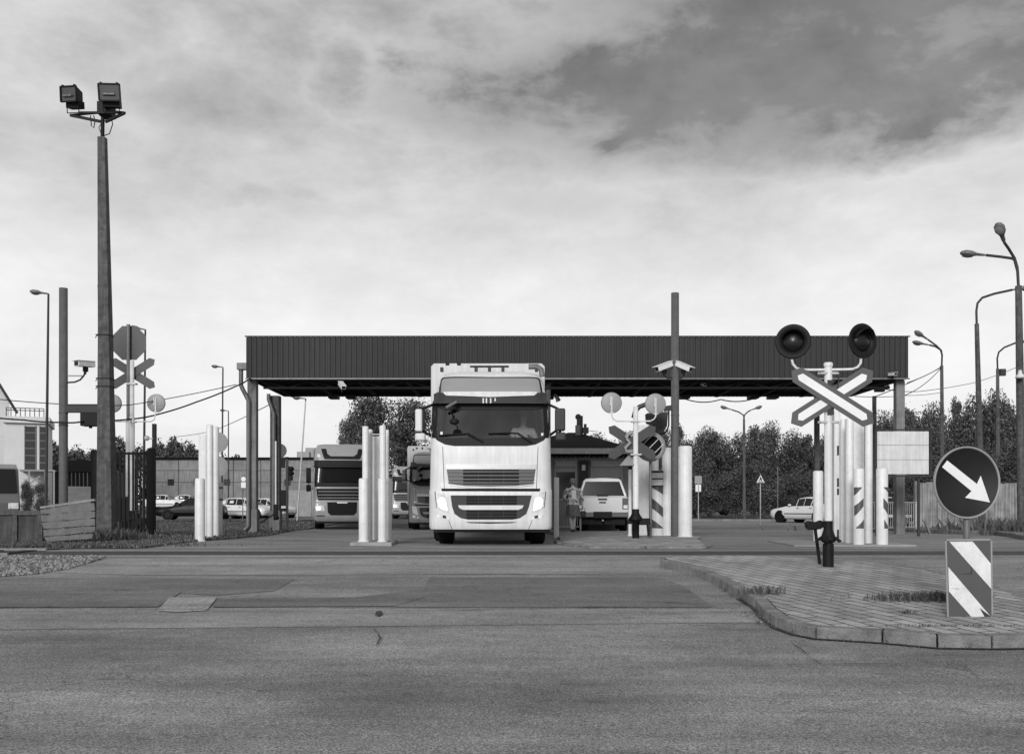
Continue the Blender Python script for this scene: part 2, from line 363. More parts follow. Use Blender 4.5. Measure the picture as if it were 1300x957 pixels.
    def build(s, name, m, parent=None, bevel=0.0, seg=2, weld=False):
        used_ = sorted({i for q in s.f for i in q}); ix = {o: n for n, o in enumerate(used_)}      # drop unused points
        s.v = [s.v[i] for i in used_]; s.f = [[ix[i] for i in q] for q in s.f]
        me = bpy.data.meshes.new(name); me.from_pydata(s.v, [], s.f); me.update()
        if weld:
            bm = bmesh.new(); bm.from_mesh(me); bmesh.ops.remove_doubles(bm, verts=bm.verts, dist=1e-4); bmesh.ops.recalc_face_normals(bm, faces=bm.faces); bm.to_mesh(me); bm.free()
        else:
            bm = bmesh.new(); bm.from_mesh(me); bmesh.ops.recalc_face_normals(bm, faces=bm.faces)
            bm.to_mesh(me); bm.free()
            for i, p in enumerate(me.polygons): p.use_smooth = s.sm[i]; p.material_index = s.mi[i]
        for x in (m if isinstance(m, (list, tuple)) else [m]): me.materials.append(M[x] if isinstance(x, str) else x)
        o = bpy.data.objects.new(name, me); COL.objects.link(o)
        if parent: o.parent = parent
        if bevel:
            b = o.modifiers.new('bevel', 'BEVEL'); b.width = bevel; b.segments = seg; b.limit_method = 'ANGLE'; b.angle_limit = R(50)
        return o
def tag(o, label, cat, group=None, kind=None):
    if label: o['label'] = label
    if cat: o['category'] = cat
    if group: o['group'] = group
    if kind: o['kind'] = kind
    return o
def thing(name, label, cat, loc, rz=0.0, group=None):
    o = bpy.data.objects.new(name, None); COL.objects.link(o); o.location = loc; o.rotation_euler = (0, 0, rz); o.empty_display_size = .2
    return tag(o, label, cat, group)
def one(mb, name, m, label, cat, loc, rz=0.0, group=None, bevel=0.0):    # a thing that is one mesh, built in local coordinates
    o = mb.build(name, m, None, bevel); o.location = loc; o.rotation_euler = (0, 0, rz); return tag(o, label, cat, group)
def copy_tree(o, parent=None):
    kids = list(o.children); c = o.copy(); COL.objects.link(c); c.parent = parent
    for k in kids: copy_tree(k, c)
    return c
def struct(o): o['kind'] = 'structure'; return o
def sheet(name, pts, off, m, parent=None, step=None):      # flat outline in x,y laid on the terrain profile
    bm = bmesh.new(); bm.faces.new([bm.verts.new((x, y, 0)) for x, y in pts])
    ys = [p[1] for p in pts]
    for yb, _ in BP:
        if min(ys) < yb < max(ys):
            bmesh.ops.bisect_plane(bm, geom=bm.verts[:] + bm.edges[:] + bm.faces[:], plane_co=(0, yb, 0), plane_no=(0, 1, 0))
    for v in bm.verts: v.co.z = gz(v.co.y) + off
    bmesh.ops.recalc_face_normals(bm, faces=bm.faces)
    if bm.faces and sum(f.normal.z for f in bm.faces) < 0: bmesh.ops.reverse_faces(bm, faces=bm.faces)
    me = bpy.data.meshes.new(name); bm.to_mesh(me); bm.free(); me.materials.append(M[m])
    o = bpy.data.objects.new(name, me); COL.objects.link(o)
    if parent: o.parent = parent
    else: struct(o)
    return o
def gp(*pp, off=0.0): return [tuple(G(a, b, off).xy) for a, b in pp]
M['reflectworn'] = mat('worn_reflective_white', .60, .5, var=.18, scale=5, spots=.35)
M['fencewood'] = mat('weathered_fence_boards', .24, .9, var=.35, scale=2, streak=.35, bump=.4, bscale=20)
M['skirtcloth'] = mat('checked_skirt', .13, .95, var=.45, scale=12)
M['apron'] = asphalt('crossing_apron', .17, .2, .3, 31)

def fascia_sheets():
    m = M['fascia']; nt = m.node_tree; N = nt.nodes.new; L = nt.links.new; p = nt.nodes['Principled BSDF']; src = p.inputs['Base Color'].links[0].from_socket
    tc = N('ShaderNodeTexCoord'); sp_ = N('ShaderNodeSeparateXYZ'); L(tc.outputs['Object'], sp_.inputs[0])
    d = N('ShaderNodeMath'); d.operation = 'DIVIDE'; L(sp_.outputs[0], d.inputs[0]); d.inputs[1].default_value = 1.085
    f = N('ShaderNodeMath'); f.operation = 'FLOOR'; L(d.outputs[0], f.inputs[0]); w = N('ShaderNodeTexWhiteNoise'); w.noise_dimensions = '1D'; L(f.outputs[0], w.inputs['W'])
    r = N('ShaderNodeMapRange'); L(w.outputs['Value'], r.inputs[0]); r.inputs[3].default_value = .86; r.inputs[4].default_value = 1.16
    s = N('ShaderNodeVectorMath'); s.operation = 'SCALE'; L(src, s.inputs[0]); L(r.outputs[0], s.inputs['Scale']); L(s.outputs[0], p.inputs['Base Color'])
fascia_sheets()
M['galvd'] = mat('dull_galvanised_pipe', .13, .5, metal=.2, var=.2, scale=4, streak=.2)
M['galvring'] = mat('pale_ring_paint', .22, .5, var=.1, scale=6)
M['darkboards'] = mat('dark_wet_boards', .055, .9, var=.4, scale=3, bump=.5, bscale=25, streak=.3)
M['boardface'] = mat('board_paint', .54, .5, var=.1, scale=3, streak=.12, spots=.2)

# ------------------------------------------------------------------ ground, roads, crossing
sheet('ground', [(-1500, 1), (1500, 1), (1500, 3500), (-1500, 3500)], -.03, 'earth')
sheet('road', [(-60, 1.5)] + [(60, 1.5), (60, 61), (-60, 61)], 0, 'asphalt')
sheet('railway_bed', [(-60, 16.6), (-8.6, 16.6), (-8.6, 19.0), (-60, 19.0)], .006, 'sleeperbed')
sheet('crossing_panel', [(-8.6, 17.05), (70, 17.05), (70, 18.3), (-8.6, 18.3)], .005, 'panel')
sheet('crossing_apron', [(-8.3, 18.55), (10.2, 18.55), (10.2, 19.15), (-8.3, 19.15)], .006, 'apron')
for y in (17.0, 18.42):
    mb = MB(); mb.box((-70, y - .035, gz(y) - .1), (-8.6, y + .035, gz(y) + .05)); mb.box((-8.6, y - .035, gz(y) - .1), (70, y + .035, gz(y) + .012))
    struct(mb.build('rail', 'rail', bevel=.008))
mb = MB()
for i in range(60):
    x = -8.9 - i * .6; mb.box((x - .12, 16.5, gz(17) - .1), (x + .12, 19.0, gz(17.6) + .03))
struct(mb.build('sleepers', 'sleeperbed'))
# asphalt repairs and joints, thin sheets one above the other
sheet('road_patch', gp((545, 733), (838, 733), (870, 745), (905, 771), (500, 771), (505, 766), (385, 766), (538, 748)), .005, 'asphaltd')
sheet('road_patch', gp((188, 734), (375, 735), (350, 750), (275, 756), (215, 752), (150, 749), (-60, 771), (-60, 733)), .005, 'asphaltd')
sheet('road_patch', gp((-60, 752), (150, 750), (230, 752), (200, 771), (-60, 772)), .009, 'asphaltd')
sheet('road_patch', gp((215, 759), (276, 759), (262, 776), (225, 778), (200, 776)), .013, 'asphaltc')
sheet('road_patch', gp((276, 760), (540, 758), (500, 770), (270, 771)), .009, 'asphaltd')
sheet('road_patch', gp((140, 709), (838, 710), (838, 728), (180, 730), (60, 727)), .004, 'asphaltl')
sheet('road_patch', gp((-80, 772), (1000, 773), (985, 790), (-80, 800)), .004, 'asphaltl')
def crack(pts, w, off, seed, name='road_crack'):
    rnd = random.Random(seed); P = [Vector((*G(a, b).xy,)) for a, b in pts]; L_ = []; 
    for a, b in zip(P, P[1:]):
        k = max(2, int((b - a).length / .12))
        for i in range(k): L_.append(a.lerp(b, i / k))
    L_.append(P[-1]); a0 = []; a1 = []; ph = rnd.random() * 9; wob = 0
    for i, p in enumerate(L_):
        d = (L_[min(i + 1, len(L_) - 1)] - L_[max(i - 1, 0)]).normalized(); n = Vector((-d.y, d.x))
        wob = wob * .8 + rnd.uniform(-.012, .012); q = p + n * (wob + .02 * math.sin(i * .23 + ph)); ww = w * max(.12, rnd.uniform(.2, 1.3) * (.6 + .4 * math.sin(i * .11 + ph)))
        a0.append(q + n * ww / 2); a1.append(q - n * ww / 2)
    vs = [(p.x, p.y, gz(p.y) + off) for p in a0] + [(p.x, p.y, gz(p.y) + off) for p in a1]; k = len(a0)
    return struct(MB().add(vs, [(i, i + 1, k + i + 1, k + i) for i in range(k - 1)]).build(name, 'crack'))
crack([(-60, 773), (60, 772), (290, 775), (380, 777), (620, 775), (760, 772), (1000, 774)], .03, .018, 1)
crack([(-60, 819), (110, 818), (300, 819), (560, 818)], .016, .018, 2)
crack([(560, 818), (820, 817), (1010, 818)], .008, .018, 12)
crack([(1000, 846), (1300, 840), (1420, 838)], .012, .018, 3)
crack([(1003, 816), (1045, 845)], .012, .018, 4)
crack([(475, 800), (480, 812), (477, 820), (490, 819)], .03, .018, 5)
crack([(560, 729), (700, 730), (900, 731)], .025, .018, 6)
crack([(840, 780), (960, 777), (985, 776)], .025, .018, 7)
crack([(820, 765), (905, 768), (960, 766)], .03, .018, 8)
crack([(0, 796), (90, 791), (170, 790)], .015, .018, 9)
crack([(300, 856), (700, 850), (1000, 846)], .008, .018, 10)
sheet('road_stain', gp((478, 778), (484, 777), (486, 781), (480, 784), (476, 782)), .02, 'crack')
# grey pavement, verges
sheet('lawn', gp((-90, 697), (60, 697), (180, 696), (226, 690), (262, 686), (300, 683.5), (340, 680), (370, 674), (410, 668), (440, 663.5), (440, 660)) + [(-8, 58), (-40, 58), (-40, 19.2)], .015, 'earth')
sheet('car_park', [(-70, 58.5), (-4, 58.5), (-4, 100), (-70, 100)], .01, 'pave')
def strip(name, P, w, h, m, seglen=1.0, gap=.012, bevel=.02, inner=1, rnd=random.Random(3)):
    """kerb stones along a polyline; P world xy; the stones lie on the inner (left=+1) side of the line"""
    mb = MB(); pts = [Vector(p) for p in P]
    D = []; 
    for a, b in zip(pts, pts[1:]):
        k = max(1, round((b - a).length / seglen)); D += [(a.lerp(b, i / k), a.lerp(b, (i + 1) / k)) for i in range(k)]
    N_ = []
    for i, (a, b) in enumerate(D):
        d = (b - a).normalized(); n0 = Vector((-d.y, d.x)) * inner
        def nrm(j):
            e = (D[j][1] - D[j][0]).normalized(); return Vector((-e.y, e.x)) * inner
        na = (n0 + nrm(max(0, i - 1))).normalized(); nb = (n0 + nrm(min(len(D) - 1, i + 1))).normalized()
        dz = rnd.uniform(-.006, .006); a2 = a + d * gap / 2; b2 = b - d * gap / 2
        bot = [a2, b2, b2 + nb * w, a2 + na * w]; ch = .02
        vs = [(p.x, p.y, gz(p.y) - .1) for p in bot] + [(p.x, p.y, gz(p.y) + h + dz) for p in bot]
        mb.add(vs, [(0, 3, 2, 1), (4, 5, 6, 7), (0, 1, 5, 4), (1, 2, 6, 5), (2, 3, 7, 6), (3, 0, 4, 7)])
    return struct(mb.build(name, m, bevel=bevel))
# near traffic island
IS = gp((838, 709.5), (862, 715), (885, 721), (912, 733), (940, 748), (958, 758), (968, 770), (985, 782), (1008, 790), (1035, 795), (1120, 800), (1190, 806), (1260, 807), (1330, 806), (1420, 802), off=.12)
far = gp((1420, 795), (1335, 765), (1262, 742), (1180, 722), (1120, 714), (1060, 707), (950, 704), (880, 704), (838, 706), off=.12)
strip('island_kerb', IS, .14, .12, 'kerb', .95, .014, .014, 1)
def inset(P, d):
    out = []; pts = [Vector(p) for p in P]
    for i, p in enumerate(pts):
        t = (pts[min(i + 1, len(pts) - 1)] - pts[max(i - 1, 0)]).normalized(); out.append(tuple(p + Vector((-t.y, t.x)) * d))
    return out
IN = inset(IS, .143)
sheet('island_paving', IN + inset(far, .10), .112, 'bricks')
strip('island_kerb', far, .10, .115, 'kerb', 1.0, .01, .02, 1)
sheet('gutter_dirt', inset(IS, -.05)[4:] + IS[4:][::-1], .012, 'crack')
# middle traffic island by the canopy
I2 = [(XA(px, y), y) for px, y in ((703, 22.6), (708, 21.2), (730, 20.1), (748, 19.35), (820, 19.25), (897, 19.25), (905, 20.2), (893, 23.5))]
strip('island_kerb', I2, .14, .05, 'kerb', 1.0, .012, .02, 1)
sheet('island_paving', inset(I2, .143) + [(XA(893, 25), 25.2), (4.6, 34), (1.3, 34), (1.15, 24)], .045, 'bricks')
# post slab on the left lane divider
# kerb of the lawn
strip('lawn_kerb', gp((180, 696), (226, 690), (262, 686), (300, 683.5), (340, 680), (370, 674), (410, 668), (440, 663.5)), .12, .05, 'kerb', 1.0, .012, .015, 1)
# right pavement
PV = [(XA(px, y), y) for px, y in ((1100, 43.5), (1140, 36), (1175, 32), (1225, 29.5), (1262, 28.6), (1290, 25.0), (1300, 23.9), (1500, 23.5))]
strip('pavement_kerb', PV, .15, .12, 'kerb', 1.2, .012, .02, 1)
sheet('pavement', inset(PV, .153) + [(45, 24), (45, 39), (15.3, 43.7)], .112, 'pave')
sheet('verge', [(-2, 61.2), (60, 61.2), (60, 100), (-2, 100)], .02, 'earth')
strip('verge_kerb', [(4, 60.9), (60, 60.9)], .15, .12, 'kerb', 2.5, .02, .02, 1)
sheet('road_line', [(XA(700, 29), 29), (XA(1010, 29), 26.5), (XA(1010, 29), 26.62), (XA(700, 29), 29.12)], .006, 'slab')
# gravel in the left corner, individual stones in one heap
def stones(name, poly, n, r0, r1, seed, m, zoff=0.0):
    rnd = random.Random(seed); xs = [p[0] for p in poly]; ys = [p[1] for p in poly]; mb = MB(); c = 0
    base = [(1, 0, 0), (-1, 0, 0), (0, 1, 0), (0, -1, 0), (0, 0, 1), (0, 0, -1)]
    fs = [(0, 2, 4), (2, 1, 4), (1, 3, 4), (3, 0, 4), (2, 0, 5), (1, 2, 5), (3, 1, 5), (0, 3, 5)]
    def ins(x, y):
        k = False; j = len(poly) - 1
        for i in range(len(poly)):
            if (poly[i][1] > y) != (poly[j][1] > y) and x < (poly[j][0] - poly[i][0]) * (y - poly[i][1]) / (poly[j][1] - poly[i][1]) + poly[i][0]: k = not k
            j = i
        return k
    while c < n:
        x = rnd.uniform(min(xs), max(xs)); y = rnd.uniform(min(ys), max(ys))
        if not ins(x, y): continue
        c += 1; r = rnd.uniform(r0, r1); rot = Matrix.Rotation(rnd.uniform(0, 6.3), 3, 'Z') @ Matrix.Rotation(rnd.uniform(-.6, .6), 3, 'X')
        vs = []
        for b in base:
            v = rot @ (Vector(b) * r * rnd.uniform(.65, 1.15)); v.z *= .75; vs.append((x + v.x, y + v.y, gz(y) + zoff + r * .35 + v.z))
        mb.add(vs, fs, False, rnd.choice((0, 0, 1, 1, 2)))
    return mb.build(name, m)
M['st1'] = mat('stone_mid', .13, .9, var=.3, scale=20); M['st2'] = mat('stone_light', .25, .9, var=.3, scale=20); M['st3'] = mat('stone_dark', .07, .9, var=.3, scale=20)
GR = gp((-130, 736), (0, 732), (45, 729), (90, 722), (130, 709), (134, 707), (60, 706), (-130, 706))
sheet('gravel_bed', GR, .008, 'st1')
tag(stones('gravel', GR, 5200, .018, .042, 5, ['st1', 'st2', 'st3']), 'pale loose gravel heaped beside the rails in the left corner', 'gravel', kind='stuff')
tag(stones('grit', gp((930, 778), (968, 778), (985, 792), (1035, 803), (1120, 809), (1230, 817), (1330, 815), (1330, 820), (1225, 824), (1120, 814), (1030, 808), (975, 797)), 500, .004, .014, 6, ['st1', 'st2', 'st3'], .012), 'loose grit and crumbs lying in the gutter below the island kerb', 'grit', kind='stuff')
# grass
def blades(name, spots, hmin, hmax, seed, label, kind='stuff', wd=.012, cat='grass', lean=.5):
    rnd = random.Random(seed); mb = MB()
    for (x, y, z, k) in spots:
        h = rnd.uniform(hmin, hmax) * k; a = rnd.uniform(0, 6.28); w = wd * rnd.uniform(.6, 1.4); l = h * rnd.uniform(0, lean); b = rnd.uniform(0, 6.28)
        dx, dy = math.cos(a) * w, math.sin(a) * w; lx, ly = math.cos(b) * l, math.sin(b) * l
        mb.add([(x - dx, y - dy, z - .01), (x + dx, y + dy, z - .01), (x + dx * .7 + lx * .35, y + dy * .7 + ly * .35, z + h * .6), (x + lx, y + ly, z + h)], [(0, 1, 2), (0, 2, 3)], False, rnd.choice((0, 0, 1)))
    return tag(mb.build(name, ['blade', 'straw']), label, cat, kind=kind)
M['straw'] = mat('dry_grass_blade', .13, .85, var=.4, scale=2, spec=.2)
rnd = random.Random(11); sp = []
lim = [(180, 697), (226, 691), (262, 687), (300, 684.5), (340, 681), (370, 675), (410, 669), (432, 664)]
def limit(px):
    for (a, ya), (b, yb) in zip(lim, lim[1:]):
        if a <= px <= b: return ya + (yb - ya) * (px - a) / (b - a)
    return lim[0][1] if px < 180 else 663
while len(sp) < 46000:
    px = rnd.uniform(-60, 432); y = 19.4 + (57 - 19.4) * rnd.random() ** 1.6
    p = B(px, y); py = HY + F * (CZ - p.z) / y
    if py > limit(px) - .6: continue
    sp.append((p.x, p.y, p.z + .01, .6 + y / 50))
blades('grass', sp, .03, .085, 12, 'short rough grass between the tracks and the parked cars', wd=.022)
# weeds on the near island
def tuft(pxs, n, h, seed, label, sx=.5, sy=.12):
    c = G(*pxs, off=.11); r = random.Random(seed)
    o = blades('weed_tuft', [(r.gauss(0, sx / 2), r.gauss(0, sy / 2), 0, 1) for _ in range(n * 2)], h * .3, h * .9, seed, label, 'stuff', .004, 'weed', .8)
    o.location = c; return o
tuft((1172, 762), 420, .13, 31, 'wide scruffy weed tuft growing left of the striped board', .55, .16)
tuft((968, 754), 110, .13, 32, 'small weed tuft at the kerb bend of the near island', .22, .12)
tuft((1153, 779), 40, .06, 33, 'tiny weed sprout in the paving below the wide tuft', .07, .05)
tuft((1200, 795), 90, .04, 34, 'low line of moss along the island kerb under the striped board', .7, .03)

# ------------------------------------------------------------------ canopy over the lanes
CY0, CY1 = 29.6, 34.6
cx0, cx1 = XA(313, CY0), XA(1153, CY0); zt, zb = ZA(428, CY0), ZA(480.5, CY0)
cc = Vector(((cx0 + cx1) / 2, (CY0 + CY1) / 2, gz(32)))
can = thing('canopy', 'long dark corrugated canopy roof spanning the truck lanes', 'canopy', cc)
def LC(x, y, z): return (x - cc.x, y - cc.y, z - cc.z)
def corr(a, b, along, fixed, sgn):
    mb = MB(); n = int(abs(b - a) / .155); vs = []; k = 0
    for i in range(n + 1):
        p0 = a + (b - a) * i / n; st = (b - a) / n
        for f, d in ((0, 0), (.42, 0), (.5, .032), (.92, .032)):
            if i == n and f: break
            vs.append((p0 + st * f, d))
    V = []
    for (p, d) in vs:
        for z in (zb, zt):
            V.append(LC(p, fixed - sgn * d, z) if along == 'x' else LC(fixed - sgn * d, p, z))
    m_ = len(vs)
    mb.add(V, [(2 * i, 2 * i + 2, 2 * i + 3, 2 * i + 1) for i in range(m_ - 1)]); return mb
corr(cx0, cx1, 'x', CY0, 1).build('fascia', 'fascia', can); corr(cx0, cx1, 'x', CY1, -1).build('fascia', 'fascia', can)
corr(CY0, CY1, 'y', cx0, 1).build('fascia', 'fascia', can); corr(CY0, CY1, 'y', cx1, -1).build('fascia', 'fascia', can)
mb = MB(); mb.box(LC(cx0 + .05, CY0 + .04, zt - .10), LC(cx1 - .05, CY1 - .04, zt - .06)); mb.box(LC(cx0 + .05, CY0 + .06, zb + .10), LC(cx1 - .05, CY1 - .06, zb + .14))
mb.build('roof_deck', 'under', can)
mb = MB(); mb.box(LC(cx0 - .04, CY0 - .055, zt + .002), LC(cx1 + .04, CY0 + .0, zt + .035)); mb.box(LC(cx0 - .04, CY1, zt + .002), LC(cx1 + .04, CY1 + .05, zt + .035))
mb.build('roof_edge', 'dark', can)
mb = MB(); mb.box(LC(cx0 - .03, CY0 - .045, zb - .03), LC(cx1 + .03, CY0 - .036, zb + .012)); mb.build('drip_trim', 'galvd', can)
cols = [(321, 677, CY0 + .4), (350, 0, CY1 - .4), (696, 0, CY0 + .5), (1037, 0, CY1 - .6), (1141.5, 0, CY0 + .4), (1110, 0, CY1 - .4)]
mb = MB()
for y in (CY0 + .4, (CY0 + CY1) / 2, CY1 - .4):
    mb.box(LC(cx0 + .1, y - .08, zb - .02), LC(cx1 - .1, y + .08, zb + .098))
for i in range(14):
    x = cx0 + .3 + (cx1 - cx0 - .6) * i / 13; mb.box(LC(x - .06, CY0 + .1, zb - .03), LC(x + .06, CY1 - .1, zb + .09))
for y in (CY0 + .42, CY1 - .42):
    if y > CY1 - 1: continue
    mb.box(LC(cx0 + .4, y - .04, zb - .26), LC(cx1 - .4, y + .04, zb - .20))
    for i in range(26):
        xa = cx0 + .4 + (cx1 - cx0 - .8) * i / 26; xb = cx0 + .4 + (cx1 - cx0 - .8) * (i + 1) / 26
        mb.bar(LC(xa, y, zb - .23 if i % 2 else zb - .02), LC(xb, y, zb - .02 if i % 2 else zb - .23), .05, .05)
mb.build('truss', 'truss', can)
for k, (px, py, y) in enumerate(cols):
    x = XA(px, y); g = gz(y); mb = MB()
    m_ = 'concrete' if k in (0, 4) else 'concpole'
    w = {0: .27, 1: .32, 2: .14, 3: .16, 4: .26, 5: .12}[k]
    mb.box(LC(x - w / 2, y - w / 2, g - .2), LC(x + w / 2, y + w / 2, zb - .02)); c = mb.build('column', m_, can, .02)
    if k in (0, 1):
        mb = MB(); mb.box(LC(x - w / 2 - .03, y - w / 2 - .03, g - .1), LC(x + w / 2 + .03, y + w / 2 + .03, g + .75)); b_ = mb.build('column_foot', 'concrete', can, .02)
def pipe(px0, px1, y, pyt, pyb, hopper):
    mb = MB(); x0, x1 = XA(px0, y), XA(px1, y); r = .065
    z0, z1 = ZA(pyt, y), ZA(pyb, y)
    mb.tube([LC(x0, y, z0), LC(x0, y, z1 + .05), LC(x0 + .04, y, z1 - .05), LC(x1 - .04, y, z1 - .33), LC(x1, y, z1 - .42), LC(x1, y, gz(y) + .25), LC(x1 - .12, y - .05, gz(y) + .12)], r, 10)
    o = mb.build('downpipe', 'galvd', can)
    if hopper: MB().box(LC(x0 - .10, y - .12, z0 - .06), LC(x0 + .26, y + .12, z0 + .14)).build('hopper', 'galvd', o, .01)
pipe(306, 315.5, CY0 + .2, 467, 491, True); pipe(341, 347.5, CY1 - .7, 500, 509, False)
# strip lamps hanging under the truss
for px in (424, 446, 697, 869, 956, 981):
    y = CY1 - .5; x = XA(px, y); l = MB(); l.box(LC(x - .16, y - .25, zb - .13), LC(x + .16, y + .25, zb - .003)); l.build('ceiling_lamp', 'steeldark', can, .01)

# ------------------------------------------------------------------ building behind the canopy
by0, by1 = 40.0, 46.0; bc = B(745, by0); boo = thing('customs_booth', 'low grey office building with dark hipped roof and roller shutters', 'building', bc)
def LB(px, py, y): w_ = W(px, py, y); return (w_.x - bc.x, w_.y - bc.y, w_.z - bc.z)
mb = MB(); x0, x1 = XA(640, by0) - bc.x, XA(797, by0) - bc.x
mb.box((x0, 0, -.1), (x1, 6, LB(0, 579, by0)[2])); mb.build('wall', 'booth', boo)
mb = MB(); ez = LB(0, 573, by0)[2]; rx0, rx1 = XA(640, by0) - bc.x - .5, XA(805, by0) - bc.x
mb.box((rx0, -.6, ez - .12), (rx1, 6.6, ez + .10)); mb.build('eave', 'galv', boo)
mb = MB(); ax = XA(728, 43) - bc.x; az = LB(0, 549, 43)[2]
mb.add([(rx0, -.5, ez + .105), (rx1 - .05, -.5, ez + .105), (rx1 - .05, 6.5, ez + .105), (rx0, 6.5, ez + .105), (ax - .2, 3, az), (ax + .2, 3, az)], [(0, 1, 5, 4), (1, 2, 5), (2, 3, 4, 5), (3, 0, 4), (0, 3, 2, 1)]); rf = mb.build('roof', 'roofdark', boo)
def bwin(a, b, t, u, shut, dark):
    f = MB(); A = LB(a, t, by0); D = LB(b, u, by0)
    f.box((A[0] - .07, -.06, D[2] - .05), (D[0] + .07, .0, D[2])); f.box((A[0] - .07, -.06, A[2]), (D[0] + .07, 0, A[2] + .05))
    f.box((A[0] - .07, -.06, D[2]), (A[0], 0, A[2])); f.box((D[0], -.06, D[2]), (D[0] + .07, 0, A[2])); w_ = f.build('window', 'shutter', boo)
    sz = LB(0, shut, by0)[2]
    MB().box((A[0] + .002, -.02, D[2] + .002), (D[0] - .002, -.004, sz - .002)).build('pane', 'winglass', w_)
    s = MB(); s.box((A[0] + .002, -.04, sz), (D[0] - .002, -.004, A[2] - .25)); s.box((A[0] - .05, -.16, A[2] - .25), (D[0] + .05, -.002, A[2] - .03)); s.build('roller_shutter', 'shutter', w_)
bwin(706, 730, 584, 634, 599, 1); bwin(752, 788, 584, 640, 606, 0)
d = MB(); A = LB(735, 584, by0); D = LB(747, 668, by0); d.box((A[0], -.05, 0.02), (D[0], 0, A[2])); dd = d.build('door', 'dark', boo)
A2 = LB(738.5, 590, by0); D2 = LB(743, 597, by0); MB().box((A2[0], -.062, D2[2]), (D2[0], -.051, A2[2])).build('notice', 'white', dd)
mb = MB()
for i in range(30):
    x = rx0 + .2 + i * .19
    if x < rx1: mb.box((x, -.5, ez - .24), (x + .06, -.0, ez - .125))
mb.build('rafter_ends', 'roofdark', boo)
# rooftop mast cluster
rm = thing('rooftop_antenna', 'cluster of cameras and rods on the office roof', 'antenna', W(737, 556, 42.5)); k = 42.5 / F
mb = MB(); mb.box((-.22, -.1, -.3), (.0, .1, .55)); mb.build('cabinet', 'dark', rm, .02)
mb = MB(); mb.cyl((.05, 0, -.3), (.05, 0, .95), .05); mb.cyl((.2, 0, -.2), (.2, 0, .6), .06); mb.ball((-.1, 0, .9), .13); mb.box((-.16, -.1, .55), (.0, .1, .92)); mb.box((.1, -.1, .2), (.34, .1, .45)); mb.build('mast', 'black', rm)
mb = MB()
for z_, l in ((.32, .45), (.1, .5), (-.1, .35)): mb.cyl((.3, 0, z_), (.3 + l, 0, z_ - .04), .012, n=6)
mb.build('rod', 'dark', rm)

